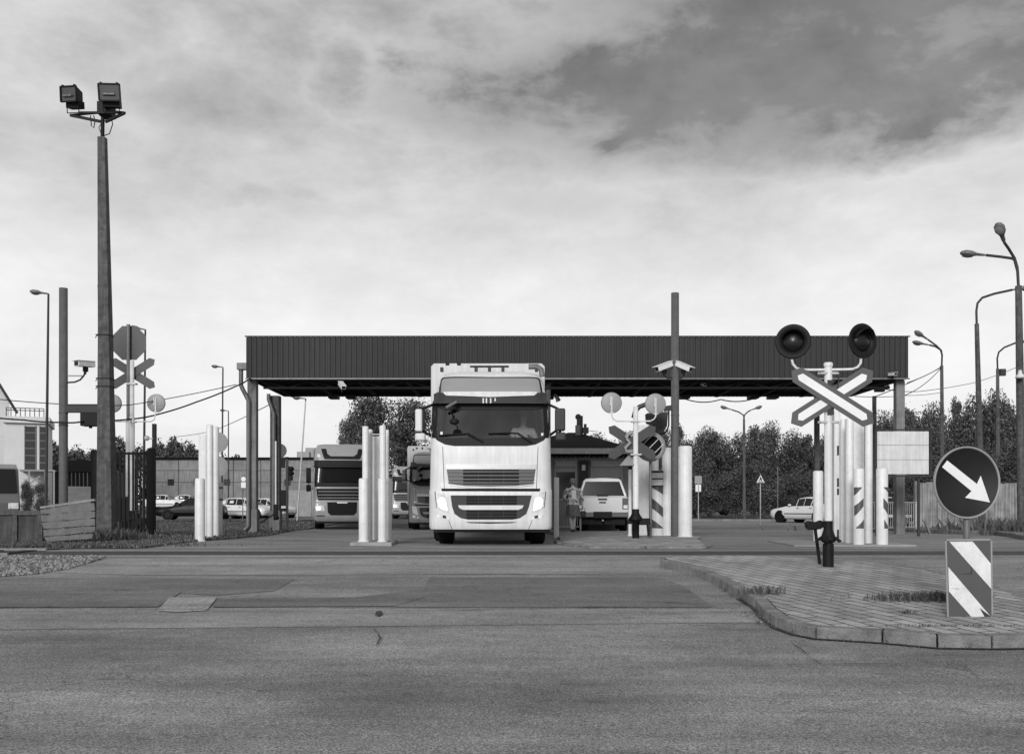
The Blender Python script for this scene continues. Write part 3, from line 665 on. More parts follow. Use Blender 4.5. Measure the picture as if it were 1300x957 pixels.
# ------------------------------------------------------------------ lorries
def interp(levels, z):
    if z <= levels[0][0]: return levels[0]
    for a, b in zip(levels, levels[1:]):
        if z <= b[0]:
            t = (z - a[0]) / (b[0] - a[0]); return tuple(p + (q - p) * t for p, q in zip(a, b))
    return levels[-1]
class Cab:
    def __init__(s, levels, Y0, gr, pxc, zsc=1.0):
        s.L = levels; s.Y0 = Y0; s.g = gr; s.xc = XA(pxc, Y0)
    def fy(s, x, z):
        _, hw, yf, r, cr = interp(s.L, z); ax = abs(x); y = yf + cr * min(1, ax / hw) ** 2
        if ax > hw - r: t = min(1, (ax - (hw - r)) / r); y += r * (1 - math.sqrt(max(0, 1 - t * t)))
        return y
    def q(s, px, py):
        yo = .1
        for _ in range(4):
            x = XA(px, s.Y0 + yo) - s.xc; z = ZA(py, s.Y0 + yo) - s.g; yo = s.fy(x, z)
        return x, z
    def patch(s, pts, name, m, parent, out=.006, thick=.006, raw=False, back=None, bevel=0):
        P = pts if raw else [s.q(*p) for p in pts]
        bm = bmesh.new(); bm.faces.new([bm.verts.new((x, 0, z)) for x, z in P])
        xs = [p[0] for p in P]; zs = [p[1] for p in P]
        x = math.floor(min(xs) / .09) * .09
        while x < max(xs):
            x += .09 if abs(x) < .9 else .035
            if min(xs) < x < max(xs): bmesh.ops.bisect_plane(bm, geom=bm.verts[:] + bm.edges[:] + bm.faces[:], plane_co=(x, 0, 0), plane_no=(1, 0, 0))
        for l in s.L:
            if min(zs) + .004 < l[0] < max(zs) - .004: bmesh.ops.bisect_plane(bm, geom=bm.verts[:] + bm.edges[:] + bm.faces[:], plane_co=(0, 0, l[0]), plane_no=(0, 0, 1))
        for v in bm.verts: v.co.y = s.fy(v.co.x, v.co.z) - out - thick
        be = [e for e in bm.edges if e.is_boundary]
        ex = bmesh.ops.extrude_edge_only(bm, edges=be); d = out + thick + .012 if back is None else back
        for g_ in ex['geom']:
            if isinstance(g_, bmesh.types.BMVert): g_.co.y += d
        bmesh.ops.recalc_face_normals(bm, faces=bm.faces)
        me = bpy.data.meshes.new(name); bm.to_mesh(me); bm.free(); me.materials.append(M[m])
        o = bpy.data.objects.new(name, me); COL.objects.link(o); o.parent = parent; return o
    def shell(s, parent, m, zw0, zw1, ylen, glassmat):
        rows = []
        for a, b in zip(s.L, s.L[1:]):
            k = max(1, int((b[0] - a[0]) / .14)); rows += [a[0] + (b[0] - a[0]) * i / k for i in range(k)]
        rows.append(s.L[-1][0]); rows = sorted(set([round(z, 4) for z in rows if abs(z - zw0) > .03 and abs(z - zw1) > .03] + [zw0, zw1]))
        vs = []; 
        for z in rows:
            _, hw, yf, r, cr = interp(s.L, z); half = [(hw, ylen), (hw, ylen * .6 + .3)]
            for k in range(0, 7):
                a = math.pi / 2 * (1 - k / 6); x = hw - r + r * math.sin(a); half.append((x, s.fy(x, z)))
            for k in range(1, 7):
                x = (hw - r) * (1 - k / 6); half.append((x, s.fy(x, z)))
            row = half + [(-x, y) for x, y in half[-2::-1]]; nc = len(row)
            vs += [(x, y, z) for x, y in row]
        body = []; gl = []
        for i in range(len(rows) - 1):
            for j in range(nc - 1):
                f = (i * nc + j, i * nc + j + 1, (i + 1) * nc + j + 1, (i + 1) * nc + j)
                mid = (rows[i] + rows[i + 1]) / 2
                if zw0 < mid < zw1 and 4 <= j <= nc - 6: gl.append(f)
                else: body.append(f)
        mb = MB(); mb.add(vs, body, True); n = len(rows)
        mb.add([vs[(n - 1) * nc + j] for j in range(nc)], [list(range(nc))], False)
        mb.add([vs[j] for j in range(nc)], [list(range(nc))[::-1]], False)
        mb.add([vs[i * nc] for i in range(n)] + [vs[i * nc + nc - 1] for i in range(n)], [list(range(n)) + list(range(2 * n - 1, n - 1, -1))], False)
        body_o = mb.build('cab', m, parent)
        mb = MB(); mb.add(vs, gl, True); g_o = mb.build('windshield', glassmat, body_o)
        return body_o, g_o
def wheel_obj(name, parent, c, r, w, axis='x', rim='galv'):
    e = MB(); prof = [(r * .62, -w / 2), (r * .9, -w / 2), (r, -w / 2 + .04), (r, w / 2 - .04), (r * .9, w / 2), (r * .62, w / 2), (r * .62, -w / 2)]
    e.lathe(prof, c, 28, axis); o = e.build('wheel', 'rubber', parent)
    f = MB(); f.lathe([(.001, -w * .3), (r * .25, -w * .3), (r * .3, -w * .12), (r * .55, -w * .12), (r * .615, -w * .42), (r * .615, w * .42), (r * .55, w * .12), (.001, w * .12)], c, 24, axis); f.build('rim', rim, o)
    return o
def trailer(parent, xo, y0, ln, hw, zb_, zt_, m, wheels=True):
    mb = MB(); r = .07; pts = [(xo - hw, zb_), (xo + hw, zb_), (xo + hw, zt_ - r), (xo + hw - r, zt_), (xo - hw + r, zt_), (xo - hw, zt_ - r)]
    mb.plate(pts, y0, y0 + ln); t = mb.build('trailer', m, parent, .02)
    MB().box((xo - .42, y0 - 1.2, .75), (xo + .42, y0 + ln - .2, zb_ - .003)).build('chassis', 'black', parent)
    if wheels:
        for sx in (-1, 1):
            for yy in (2.6, ln + y0 - 1.3, ln + y0 - 2.6, ln + y0 - 3.9): wheel_obj('wheel', parent, (xo + sx * (hw - .25), yy + .3, .5), .5, .42)
    return t
def person_mesh(name, chain, parent=None, loc=(0, 0, 0), m='skin', sub=2):
    """chain: verts [(co, r)], edges; one continuous skinned body"""
    vs, es = chain; me = bpy.data.meshes.new(name); bm = bmesh.new(); ly = bm.verts.layers.skin.verify(); bv = []
    for i, v in enumerate(vs):
        b = bm.verts.new(v[0]); r = v[1]; b[ly].radius = r if isinstance(r, tuple) else (r, r); b[ly].use_root = (i == 0); bv.append(b)
    for a, b in es: bm.edges.new((bv[a], bv[b]))
    bm.to_mesh(me); bm.free(); o = bpy.data.objects.new(name, me); COL.objects.link(o)
    o.modifiers.new('skin', 'SKIN').use_smooth_shade = True
    s_ = o.modifiers.new('sub', 'SUBSURF'); s_.levels = sub; s_.render_levels = sub
    me.materials.append(M[m]); o.location = loc
    if parent: o.parent = parent
    return o
LVM = [(.34, 1.26, .03, .19, .03), (.40, 1.28, 0, .2, .03), (1.14, 1.285, 0, .26, .03), (1.19, 1.275, .03, .26, .03), (2.0, 1.26, .08, .22, .03), (2.24, 1.255, .13, .15, .04),
       (2.98, 1.205, .31, .15, .05), (3.12, 1.185, .37, .3, .05), (3.35, 1.15, .48, .32, .06), (3.58, 1.10, .66, .36, .06), (3.69, 1.03, .82, .38, .06), (3.74, .9, 1.05, .38, .05), (3.76, .5, 1.4, .3, .03)]
def make_main():
    Y0 = 20.6; cb = Cab(LVM, Y0, 0, 622.5); root = thing('truck', 'big white articulated truck coming out of the canopy with both headlights on', 'truck', (cb.xc, Y0, 0))
    body, gl = cb.shell(root, 'truck', 2.24, 2.98, 2.05, 'windshield')
    mir = lambda P: [(1245 - x, y) for x, y in P][::-1]
    def pp(P, name, m, **k): return cb.patch(P, name, m, body, **k)
    # windshield surround
    pp([(546, 540), (553.5, 541), (556, 556), (689, 556), (691.5, 541), (699, 540), (697, 551), (690, 559), (680, 564), (668, 566), (577, 566), (565, 564), (555, 559), (548, 551)], 'windshield_cowl', 'black', out=.004)
    L_ = [(549.5, 509), (555.5, 509), (554.5, 541), (547.5, 541)]; pp(L_, 'pillar_trim', 'black', out=.003); pp(mir(L_), 'pillar_trim', 'black', out=.003)
    pp([(553, 508), (692, 508), (690, 517), (680, 520.5), (565, 520.5), (555, 517)], 'visor_shadow', 'black', out=.003)  # black band painting the visor's shadow on the top of the glass
    v = pp([(551.5, 501), (556, 499), (563, 500), (567, 503), (585, 504.8), (622, 505.5), (660, 504.8), (678, 503), (682, 500), (689, 499), (693.5, 501), (694, 513.5), (551, 513.5)], 'sun_visor', 'dark', out=.15, thick=.03, back=.17)
    for a, b, c, d in ((613, 506.5, 614.7, 512.8), (617, 506.5, 618.7, 512.8), (622.3, 506.5, 624, 512.8), (628, 506.5, 629.6, 510.5)):
        o = cb.patch([(a, b), (c, b), (c, d), (a, d)], 'letter', 'white', v, out=.19, thick=.002, back=.01)
    pp([(563, 498.5), (682, 498.5), (680, 503), (622, 505), (566, 503)], 'visor_lip', 'truck', out=.14, thick=.03, back=.16)
    fr = pp([(559, 482), (562, 479.3), (622, 478.6), (683, 479.3), (686, 482), (689, 499), (557, 499)], 'roof_window', 'black', out=.004)
    cb.patch([(561, 483), (563.5, 480.8), (622, 480), (681.5, 480.8), (684, 483), (686.5, 499), (559.5, 499)], 'pane', 'tintl', fr, out=.02, thick=.003, back=.01)
    # hood
    pp([(566, 589.5), (681, 589.5), (680.5, 595.5), (566.5, 595.5)], 'badge_strip', 'chromedull', out=.01)
    g = pp([(567, 595.5), (680, 595.5), (677, 614), (655, 616.6), (622, 617.4), (590, 616.6), (570, 614)], 'grille', 'grillegrey', out=.003)
    pp([(588, 596), (659, 596), (659, 614.6), (588, 614.6)], 'grille_opening', 'castblack', out=.011, thick=.001, back=.005)
    for y in (598.8, 603.6, 608.4, 612.6): cb.patch([(568.5, y - .55), (678.5, y - .55), (678, y + .45), (569, y + .45)], 'slat', 'slatgrey', g, out=.022, thick=.012)
    for x in (607.5, 623.5, 639.5): cb.patch([(x - .3, 596), (x + .3, 596), (x + .3, 614.5), (x - .3, 614.5)], 'rib', 'dark', g, out=.016, thick=.004)
    cb.patch([(570, 614.6), (590, 617.3), (622, 618), (655, 617.3), (677, 614.6), (676, 616), (655, 618.4), (622, 619.2), (590, 618.4), (571, 616)], 'grille_lip', 'chromedull', g, out=.012)
    pp([(560, 620), (686, 620), (685, 623.6), (561, 623.2)], 'hood_gap', 'castblack', out=.004, thick=.002)
    for P in ([(561.6, 567), (562.3, 567), (564.3, 620), (563.6, 620)],): pp(P, 'panel_gap', 'dark', out=.001, thick=.001); pp(mir(P), 'panel_gap', 'dark', out=.001, thick=.001)
    for P in ([(569.5, 661), (570.2, 661), (575, 673), (574.3, 673)],): pp(P, 'panel_gap', 'dark', out=.001, thick=.001); pp(mir(P), 'panel_gap', 'dark', out=.001, thick=.001)
    lg = pp([(572, 628.6), (675, 628.6), (671.5, 643), (668, 652), (660, 657.5), (650, 659.3), (595, 659.3), (585, 657.5), (577, 652), (574, 643)], 'lower_grille', 'dark', out=.002)
    cb.patch([(592, 629.5), (656, 629.5), (656, 658.5), (592, 658.5)], 'grille_mesh', 'castblack', lg, out=.010, thick=.001, back=.004)
    for y in (633, 637, 651, 655): cb.patch([(592, y - .3), (656, y - .3), (656, y + .3), (592, y + .3)], 'rib', 'dark', lg, out=.013, thick=.004, back=.004)
    for x in (607.5, 623.5, 639.5): cb.patch([(x - .3, 630), (x + .3, 630), (x + .3, 658), (x - .3, 658)], 'rib', 'dark', lg, out=.014, thick=.004, back=.004)
    cb.patch([(581.5, 641.2), (665, 641.2), (663, 645), (658, 647), (588, 647), (583.5, 645)], 'bumper_bar', 'truck', lg, out=.02, thick=.02)
    pp([(590, 662.4), (657, 662.4), (650, 663.8), (622, 664.5), (597, 663.8)], 'step_slot', 'black', out=.001, thick=.001)
    # lamps
    for mm in (0, 1):
        f_ = (lambda P: mir(P)) if mm else (lambda P: P)
        h = pp(f_([(553, 624.5), (563.5, 624.5), (566, 632), (569.5, 650), (560, 647), (554.5, 643.5)]), 'headlight', 'headglass', out=.004)
        cb.patch(f_([(556.5, 634), (560, 631.5), (564, 633), (566.5, 640), (567.3, 647.5), (561.5, 645.5), (557.5, 642)]), 'lens', 'beam', h, out=.015, thick=.002, back=.005)
        h2 = pp(f_([(554.5, 650), (561, 651.5), (570.5, 655.3), (571.5, 659.8), (561, 658.6), (555.5, 657)]), 'fog_lamp', 'headglass', out=.004)
        cb.patch(f_([(562, 653.5), (566.5, 654.8), (566.5, 658), (562, 657.4)]), 'lens', 'winglass', h2, out=.013, thick=.002, back=.005)
        pp(f_([(551.8, 624), (553, 624), (554.8, 644), (553.8, 644)]), 'lamp_edge', 'dark', out=.003)
    # under the bumper
    MB().box((-1.17, .14, .28), (1.17, .3, .36)).build('valance', 'black', root)
    MB().box((-.45, .3, .36), (.45, 2.2, .6)).build('front_axle', 'black', root)
    for sx in (-1, 1):
        wheel_obj('wheel', root, (sx * 1.0, 1.35, .51), .51, .34)
        MB().box((sx * .74, .9, .35), (sx * 1.24, 1.9, 1.1)).build('wheel_arch', 'black', root)
        # mirrors
    def mirror(sx, hx0, hx1, t, b_, m1, m2, m2b):
        xa, xb = XA(hx0, Y0 + .1) - cb.xc, XA(hx1, Y0 + .1) - cb.xc; za, zb_ = ZA(t, Y0 + .1), ZA(b_, Y0 + .1)
        mb = MB(); mb.box((xa, .0, zb_), (xb, .2, za)); mo = mb.build('mirror', m1, root, .035, 3)
        if sx < 0: MB().box((xb + .002, .03, zb_ + .02), (xb + .05, .19, za - .01)).build('mirror_edge', 'black', mo)
        mb = MB(); xl, xr = XA(hx0 - (1 if sx < 0 else -1), Y0) - cb.xc, XA(hx1 + (3 if sx < 0 else 1), Y0) - cb.xc
        mb.box((xl, .02, ZA(559.5, Y0 + .1)), (xr, .2, zb_ - .03)); mb.build('mirror_head', m2b, mo, .04, 3)
        mb = MB(); xe = sx * 1.2; xm = (xa + xb) / 2; mb.tube([(xm, .12, za - .03), (xm, .12, zb_ - .03)], .02, 8)
        mb = MB(); mb.tube([(xe, .45, ZA(512, Y0 + .3)), (xm + sx * -.08, .16, za + .02), (xm, .12, za - .02), (xm, .12, zb_ - .03), (xm + sx * -.1, .16, zb_ - .005), (xe + sx * .02, .4, ZA(553, Y0 + .3))], .028, 8); mb.build('mirror_arm', 'black', mo)
    mirror(-1, 527.5, 536.5, 519.5, 548, 'truck', 'truck', 'truck'); mirror(1, 704.5, 717.5, 518.5, 547, 'dark', 'dark', 'dark')
    # wipers and the front kerb mirror
    def P3(px, py, out): x, z = cb.q(px, py); return (x, cb.fy(x, z) - out, z)
    for a, b, c in (((557, 553), (594, 550.5), (613, 561)), ((620, 550.5), (657, 550), (675, 562))):
        mb = MB(); mb.tube([P3(*a, .03), P3((a[0] + b[0]) / 2, (a[1] + b[1]) / 2 - .5, .045), P3(*b, .03)], .016, 8); mb.tube([P3(*b, .05), P3(*c, .04)], .02, 8); mb.build('wiper', 'castblack', body)
    mb = MB(); mb.tube([P3(573.5, 521, .1), P3(574, 527, .3), P3(578, 530, .36), P3(578, 534, .36)], .014, 8); c = P3(578, 537, .36)
    mb.ball(c, .1, 14, (1, .6, .7)); mb.build('kerb_mirror', 'castblack', body)
    mb = MB(); a, b = P3(567.5, 518.5, .2), P3(581, 511.5, .26); mb.tube([a, b], .035, 8); mb.build('visor_arm', 'galvd', v)
    # roof lamps and horns
    for px in (561, 604.5, 621.5, 638.5, 681):
        x, z = cb.q(px, 469.5); MB().box((x - .035, cb.fy(x, z) - .09, z - .04), (x + .035, cb.fy(x, z) + .08, z + .05)).build('marker_lamp', 'dark', body, .008)
    mb = MB(); mb.cyl(P3(597, 465.3, .0), P3(646, 465.3, .0), .022); mb.build('light_bar', 'black', body)
    for px, t in ((571, 460.5), (585, 462)):
        x, z = cb.q(px, 467); mb = MB(); mb.cyl((x, .95, z - .02), (x + (-.03 if px == 571 else 0), .95, ZA(t, Y0 + .95)), .02, .008); mb.box((x - .04, .9, z - .05), (x + .04, 1.0, z + .03)); mb.build('horn', 'black', body)
    mb = MB(); mb.tube([(XA(671, Y0 + 1.1) - cb.xc, 1.1, ZA(465.5, Y0 + 1.1)), (XA(682, Y0 + 1.1) - cb.xc, 1.1, ZA(465.5, Y0 + 1.1)), (XA(687, Y0 + 1.1) - cb.xc, 1.1, ZA(469, Y0 + 1.1)), (XA(688.5, Y0 + 1.1) - cb.xc, 1.1, ZA(478, Y0 + 1.1))], .06, 8); mb.build('roof_duct', 'galvd', body)
    # side windows and doors
    for sx in (-1, 1):
        mb = MB(); mb.add([(sx * 1.262, .55, 2.2), (sx * 1.262, 1.45, 2.2), (sx * 1.215, 1.45, 2.92), (sx * 1.215, .75, 2.92)], [(0, 1, 2, 3)]); mb.build('side_window', 'tint', body)
        mb = MB(); mb.box((sx * 1.27, 1.55, .5), (sx * 1.282, 1.56, 2.9)); mb.box((sx * 1.285, 1.42, 1.9), (sx * 1.305, 1.54, 1.94)); mb.build('door_handle', 'black', body)
        MB().box((sx * 1.05, 2.1, .35), (sx * 1.26, 3.6, 1.05)).build('fuel_tank', 'galv', root, .05)
    # interior
    mb = MB(); mb.box((-1.14, 1.9, 1.3), (1.14, 1.95, 3.2)); mb.box((-1.18, .45, 1.3), (-1.13, 1.95, 2.22)); mb.box((1.13, .45, 1.3), (1.18, 1.95, 2.22)); mb.box((-1.1, .5, 3.05), (1.1, 1.95, 3.08)); mb.build('cab_lining', 'interior', body)
    mb = MB(); mb.box((-1.1, .42, 2.0), (1.1, .85, 2.2)); mb.build('dashboard', 'dash', body, .04)
    mb = MB()
    for x in (-.7, .7): mb.box((x - .25, 1.25, 1.6), (x + .25, 1.5, 2.65)); mb.box((x - .14, 1.28, 2.66), (x + .14, 1.42, 2.85))
    mb.build('seat', 'interior', body, .05)
    mb = MB(); mb.lathe([(.22 + .02 * math.cos(t * math.pi / 4), .02 * math.sin(t * math.pi / 4)) for t in range(9)], (0, 0, 0), 24); mb.box((-.2, -.02, -.02), (.2, .02, .02)); st = mb.build('steering_wheel', 'dark', body); st.location = (.62, .92, 2.28); st.rotation_euler = (R(35), 0, 0)
    for a in ((559, 548, 562, 551.5), (687, 549.5, 690, 553)):
        pp([(a[0], a[1]), (a[2], a[1]), (a[2], a[3]), (a[0], a[3])], 'sticker', 'white', out=.004, thick=.001, back=.002)
    trailer(root, -.107, 2.3, 13.4, 1.31, 1.15, 4.10, 'trailer')
    mb = MB(); mb.box((-.85, 2.28, 2.7), (.65, 2.05, 3.6)); mb.build('cooling_unit', 'truck', root, .04)
    return root, cb
M['chromedull'] = mat('brushed_trim', .42, .35, metal=.2, var=.1, scale=5)
M['grillegrey'] = mat('grille_grey', .035, .45, var=.1, scale=5)
M['slatgrey'] = mat('grille_slat', .10, .45)
truck, cbm = make_main()
# the driver seen through the windshield
vs = [((0, 0, 0), (.17, .13)), ((0, .02, .25), (.17, .12)), ((0, .02, .45), (.19, .11)), ((0, .0, .56), (.065, .065)), ((0, -.01, .63), (.06, .065)), ((0, -.02, .72), (.085, .10)), ((0, -.01, .82), (.078, .09)),
      ((.2, .0, .47), .07), ((.27, -.10, .25), .055), ((.22, -.33, .16), .045), ((.19, -.42, .18), .03), ((-.2, .0, .47), .07), ((-.27, -.10, .25), .055), ((-.20, -.33, .16), .045), ((-.15, -.42, .18), .03)]
es = [(0, 1), (1, 2), (2, 3), (3, 4), (4, 5), (5, 6), (2, 7), (7, 8), (8, 9), (9, 10), (2, 11), (11, 12), (12, 13), (13, 14)]
drv = thing('person', 'driver in a pale shirt sitting at the wheel of the big white truck', 'person', (cbm.xc + .70, 20.6 + 1.12, 1.98))
person_mesh('body', (vs, es), drv, m='skin')
sh = person_mesh('shirt', ([((0, .0, -.02), (.19, .15)), ((0, .02, .25), (.19, .14)), ((0, .02, .46), (.2, .12)), ((.2, 0, .48), .085), ((.27, -.1, .27), .07), ((-.2, 0, .48), .085), ((-.27, -.1, .27), .07)], [(0, 1), (1, 2), (2, 3), (3, 4), (2, 5), (5, 6)]), drv, m='cloth')
mb = MB(); mb.ball((0, .01, .84), .10, 16, (.95, 1.05, .85)); mb.build('hair', 'hair', drv)

# ------------------------------------------------------------------ the other trucks
LVD = [(.34, 1.16, .08, .2, .02), (.44, 1.22, 0, .2, .03), (1.10, 1.23, 0, .2, .03), (1.15, 1.22, .03, .2, .03), (1.75, 1.21, .06, .22, .03), (1.95, 1.20, .10, .22, .03),
       (2.75, 1.17, .2, .24, .04), (3.1, 1.15, .28, .26, .04), (3.45, 1.12, .45, .3, .04), (3.6, 1.06, .62, .32, .04), (3.64, .9, .9, .3, .03)]
def make_daf(Y0, pxc, label, paint, lit=True):
    g = gz(Y0); cb = Cab(LVD, Y0, g, pxc); root = thing('truck', label, 'truck', (cb.xc, Y0, g), -math.atan2(cb.xc, Y0)); s = 36.0
    body, gl = cb.shell(root, paint, 1.95, 2.75, 2.0, 'tint')
    Q = lambda P: [(x, z) for x, z in P]
    def pp(P, n, m, par=None, **k): return cb.patch([(x * 1.2, z) for x, z in P], n, m, par or body, raw=True, **k)
    mx = lambda P: [(-x, z) for x, z in P][::-1]
    pp([(-.97, 1.8), (.97, 1.8), (.96, 1.98), (-.96, 1.98)], 'windshield_cowl', 'black')
    pp([(-.98, 2.62), (.98, 2.62), (.97, 2.92), (-.97, 2.92)], 'sun_visor', 'black', out=.12, thick=.02, back=.14)
    u = [(-.74, 3.42), (-.56, 3.42), (-.52, 3.2), (-.4, 3.1), (.4, 3.1), (.52, 3.2), (.56, 3.42), (.74, 3.42), (.64, 3.02), (.6, 2.97), (-.6, 2.97), (-.64, 3.02)]
    pp(u, 'roof_trim', 'castblack')
    gr = pp([(-.9, 1.72), (.9, 1.72), (.84, 1.24), (-.84, 1.24)], 'grille', 'castblack')
    for z in (1.60, 1.46, 1.33): pp([(-.84, z - .012), (.84, z - .012), (.84, z + .012), (-.84, z + .012)], 'slat', paint, gr, out=.02, thick=.02)
    pp([(-.52, 1.15), (.52, 1.15), (.50, .72), (.40, .60), (-.40, .60), (-.50, .72)], 'lower_grille', 'castblack')
    pp([(-.18, 1.10), (.18, 1.10), (.18, 1.16), (-.18, 1.16)], 'number_plate', 'white', out=.02)
    for f_ in ((lambda P: P), mx):
        h = pp(f_([(-.93, 1.02), (-.64, 1.02), (-.60, .78), (-.92, .78)]), 'headlight', 'headglass')
        pp(f_([(-.90, .95), (-.78, .95), (-.76, .85), (-.88, .82)]), 'lens', 'beam' if lit else 'winglass', h, out=.02, thick=.01)
        pp(f_([(-.88, 3.2), (-.78, 3.2), (-.76, 3.06), (-.88, 3.06)]), 'upper_lamp', 'headglass')
        pp(f_([(-.9, .6), (-.6, .6), (-.6, .55), (-.9, .55)]), 'fog_lamp', 'dark')
    for sx in (-1, 1):
        mb = MB(); mb.box((sx * 1.3, .1, 1.95), (sx * 1.5, .25, 2.6)); mb.box((sx * 1.3, .1, 1.6), (sx * 1.5, .25, 1.88)); mo = mb.build('mirror', 'black', root, .04)
        MB().tube([(sx * 1.17, .4, 2.7), (sx * 1.38, .18, 2.64), (sx * 1.4, .17, 1.7), (sx * 1.2, .4, 1.75)], .025, 8).build('mirror_arm', 'galv', mo)
        wheel_obj('wheel', root, (sx * 1.0, 1.4, .5), .5, .34)
    for x0 in (-.75, .1):
        mb = MB(); mb.tube([(x0, .07, 2.0), (x0 + .7, .06, 2.04)], .015, 6); mb.build('wiper', 'castblack', body)
    MB().box((-1.15, .12, .26), (1.15, .3, .36)).build('valance', 'black', root)
    trailer(root, 0, 2.3, 13, 1.25, 1.15, 3.55, 'wallgrey')
    return root
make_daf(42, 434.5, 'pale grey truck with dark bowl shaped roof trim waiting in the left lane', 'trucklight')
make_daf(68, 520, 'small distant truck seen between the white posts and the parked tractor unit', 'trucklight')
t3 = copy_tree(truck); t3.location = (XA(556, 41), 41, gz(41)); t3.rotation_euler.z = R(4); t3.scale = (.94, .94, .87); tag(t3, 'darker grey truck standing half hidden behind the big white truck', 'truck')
def recolor(o, dic):
    for k in [o] + list(o.children_recursive):
        if k.type == 'MESH' and k.data.materials and k.data.materials[0].name in dic:
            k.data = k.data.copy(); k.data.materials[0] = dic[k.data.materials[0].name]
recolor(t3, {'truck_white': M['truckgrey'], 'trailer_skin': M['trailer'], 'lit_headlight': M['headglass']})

# ------------------------------------------------------------------ cars
def ring(st):
    y, zb_, zbelt, zr, hw, hr = st; k = max(0.0, min(1, (zr - zbelt) / .3))
    return [(0, zb_), (hw * .88, zb_), (hw, zb_ + .12), (hw * 1.005, zb_ + .55 * (zbelt - zb_)), (hw * .965, zbelt), (hr + .02 if k > 0 else hw * .93, zr - .05 * k), (hr * .82, zr), (0, zr + .015)]
def car(name, label, sts, paint, loc, rz, group=None, wheels=(-1.35, 1.3), wr=.31, side=(-.55, 1.35), glassm='tint', cat='car'):
    root = thing(name, label, cat, loc, rz, group); S = sts; n = 8; vs = []
    for st in S:
        r = ring(st); full = r + [(-x, z) for x, z in r[-2:0:-1]]; vs += [(x, st[0], z) for x, z in full]
    m = 14; mb = MB(); fs = []
    for i in range(len(S) - 1):
        for j in range(m): fs.append((i * m + j, i * m + (j + 1) % m, (i + 1) * m + (j + 1) % m, (i + 1) * m + j))
    mb.add(vs, fs, True); mb.add(vs[:m], [list(range(m))], False); mb.add(vs[-m:], [list(range(m))[::-1]], False); body = mb.build('body', paint, root)
    def quad(P, out, nm, mt, k=.06, par=None):
        P = [Vector(p) for p in P]; c = sum(P, Vector()) / 4; nrm = (P[1] - P[0]).cross(P[3] - P[0]).normalized()
        if nrm.dot(c - Vector((0, c.y * .6, .7))) < 0: nrm = -nrm
        Q = [p.lerp(c, k) + nrm * out for p in P]; return MB().add(Q, [(0, 1, 2, 3)]).build(nm, mt, par or body)
    V = lambda i, j: vs[i * m + (j % m)]
    for i in range(len(S) - 1):
        a, b = S[i], S[i + 1]; ka, kb = a[3] - a[2], b[3] - b[2]
        if min(ka, kb) < .15 and max(ka, kb) > .25:      # windshield / rear screen follow the curve of the shell
            A_ = [Vector(V(i, j)) for j in range(5, 10)]; B_ = [Vector(V(i + 1, j)) for j in range(5, 10)]; nr = (B_[2] - A_[2]).cross(Vector((1, 0, 0))).normalized(); nr = nr if nr.z > 0 else -nr
            P0 = [p_.lerp(q_, .06) + nr * .012 for p_, q_ in zip(A_, B_)]; P1 = [p_.lerp(q_, .94) + nr * .012 for p_, q_ in zip(A_, B_)]
            for Pz in (P0, P1):
                for p_ in Pz: p_.x *= .93
            MB().add(P0 + P1, [(j, j + 1, j + 6, j + 5) for j in range(4)], True).build('windshield' if kb > ka else 'rear_window', glassm, body)
            for j, jj in ((4, 5), (10, 9)): quad([V(i, j), V(i + 1, j), V(i + 1, jj), V(i, jj)], .010, 'side_window', glassm, .12)
        elif min(ka, kb) > .2:
            for j, jj in ((4, 5), (10, 9)):
                quad([V(i, j), V(i + 1, j), V(i + 1, jj), V(i, jj)], .010, 'side_window', glassm, .07)
    for wy in wheels:
        for sx in (-1, 1):
            hw = interp([(s[0],) + tuple(s[1:]) for s in S], wy)[4]
            mb = MB(); mb.cyl((sx * (hw - .25), wy, wr + .02), (sx * (hw + .008), wy, wr + .02), wr + .055, n=24); mb.build('wheel_arch', 'castblack', root)
            wheel_obj('wheel', root, (sx * (hw - .08), wy, wr), wr, .2, rim='chrome')
    f = S[0]; b = S[-1]
    for sx in (-1, 1):
        MB().box((sx * (f[4] - .32), f[0] - .012, f[2] - .17), (sx * (f[4] - .02), f[0] + .1, f[2] - .03)).build('headlight', 'headglass', root, .02)
        MB().box((sx * (b[4] - .22), b[0] - .1, b[2] - .2), (sx * (b[4] - .0), b[0] + .014, b[2] - .03)).build('tail_light', 'signred', root, .02)
        MB().box((sx * .84, -.62, .93), (sx * 1.0, -.5, 1.04)).build('mirror', paint, root, .03)
        mb = MB(); mb.box((sx * .865, -.1, .8), (sx * .885, .03, .83)); mb.box((sx * .865, .8, .8), (sx * .885, .93, .83)); mb.build('door_handle', 'dark', root)
        mb = MB(); mb.box((sx * .866, -1.0, .48), (sx * .874, 1.0, .53)); mb.build('side_strip', 'dark', root)
    MB().box((-.26, f[0] - .02, .42), (.26, f[0] - .005, .52)).build('number_plate', 'white', root)
    MB().box((-.26, b[0] + .005, .5), (.26, b[0] + .02, .6)).build('number_plate', 'white', root)
    return root
SED = [(-2.18, .42, .55, .56, .62, .55), (-2.1, .26, .66, .67, .78, .7), (-1.85, .2, .74, .76, .84, .76), (-1.1, .2, .86, .88, .86, .76), (-.85, .2, .89, .93, .86, .74), (-.15, .2, .90, 1.36, .86, .60), (.35, .2, .91, 1.42, .86, .60), (.85, .2, .92, 1.38, .86, .58), (1.45, .2, .94, 1.02, .86, .66), (1.9, .22, .93, .96, .84, .68), (2.12, .28, .86, .88, .78, .66), (2.2, .42, .72, .74, .68, .58)]
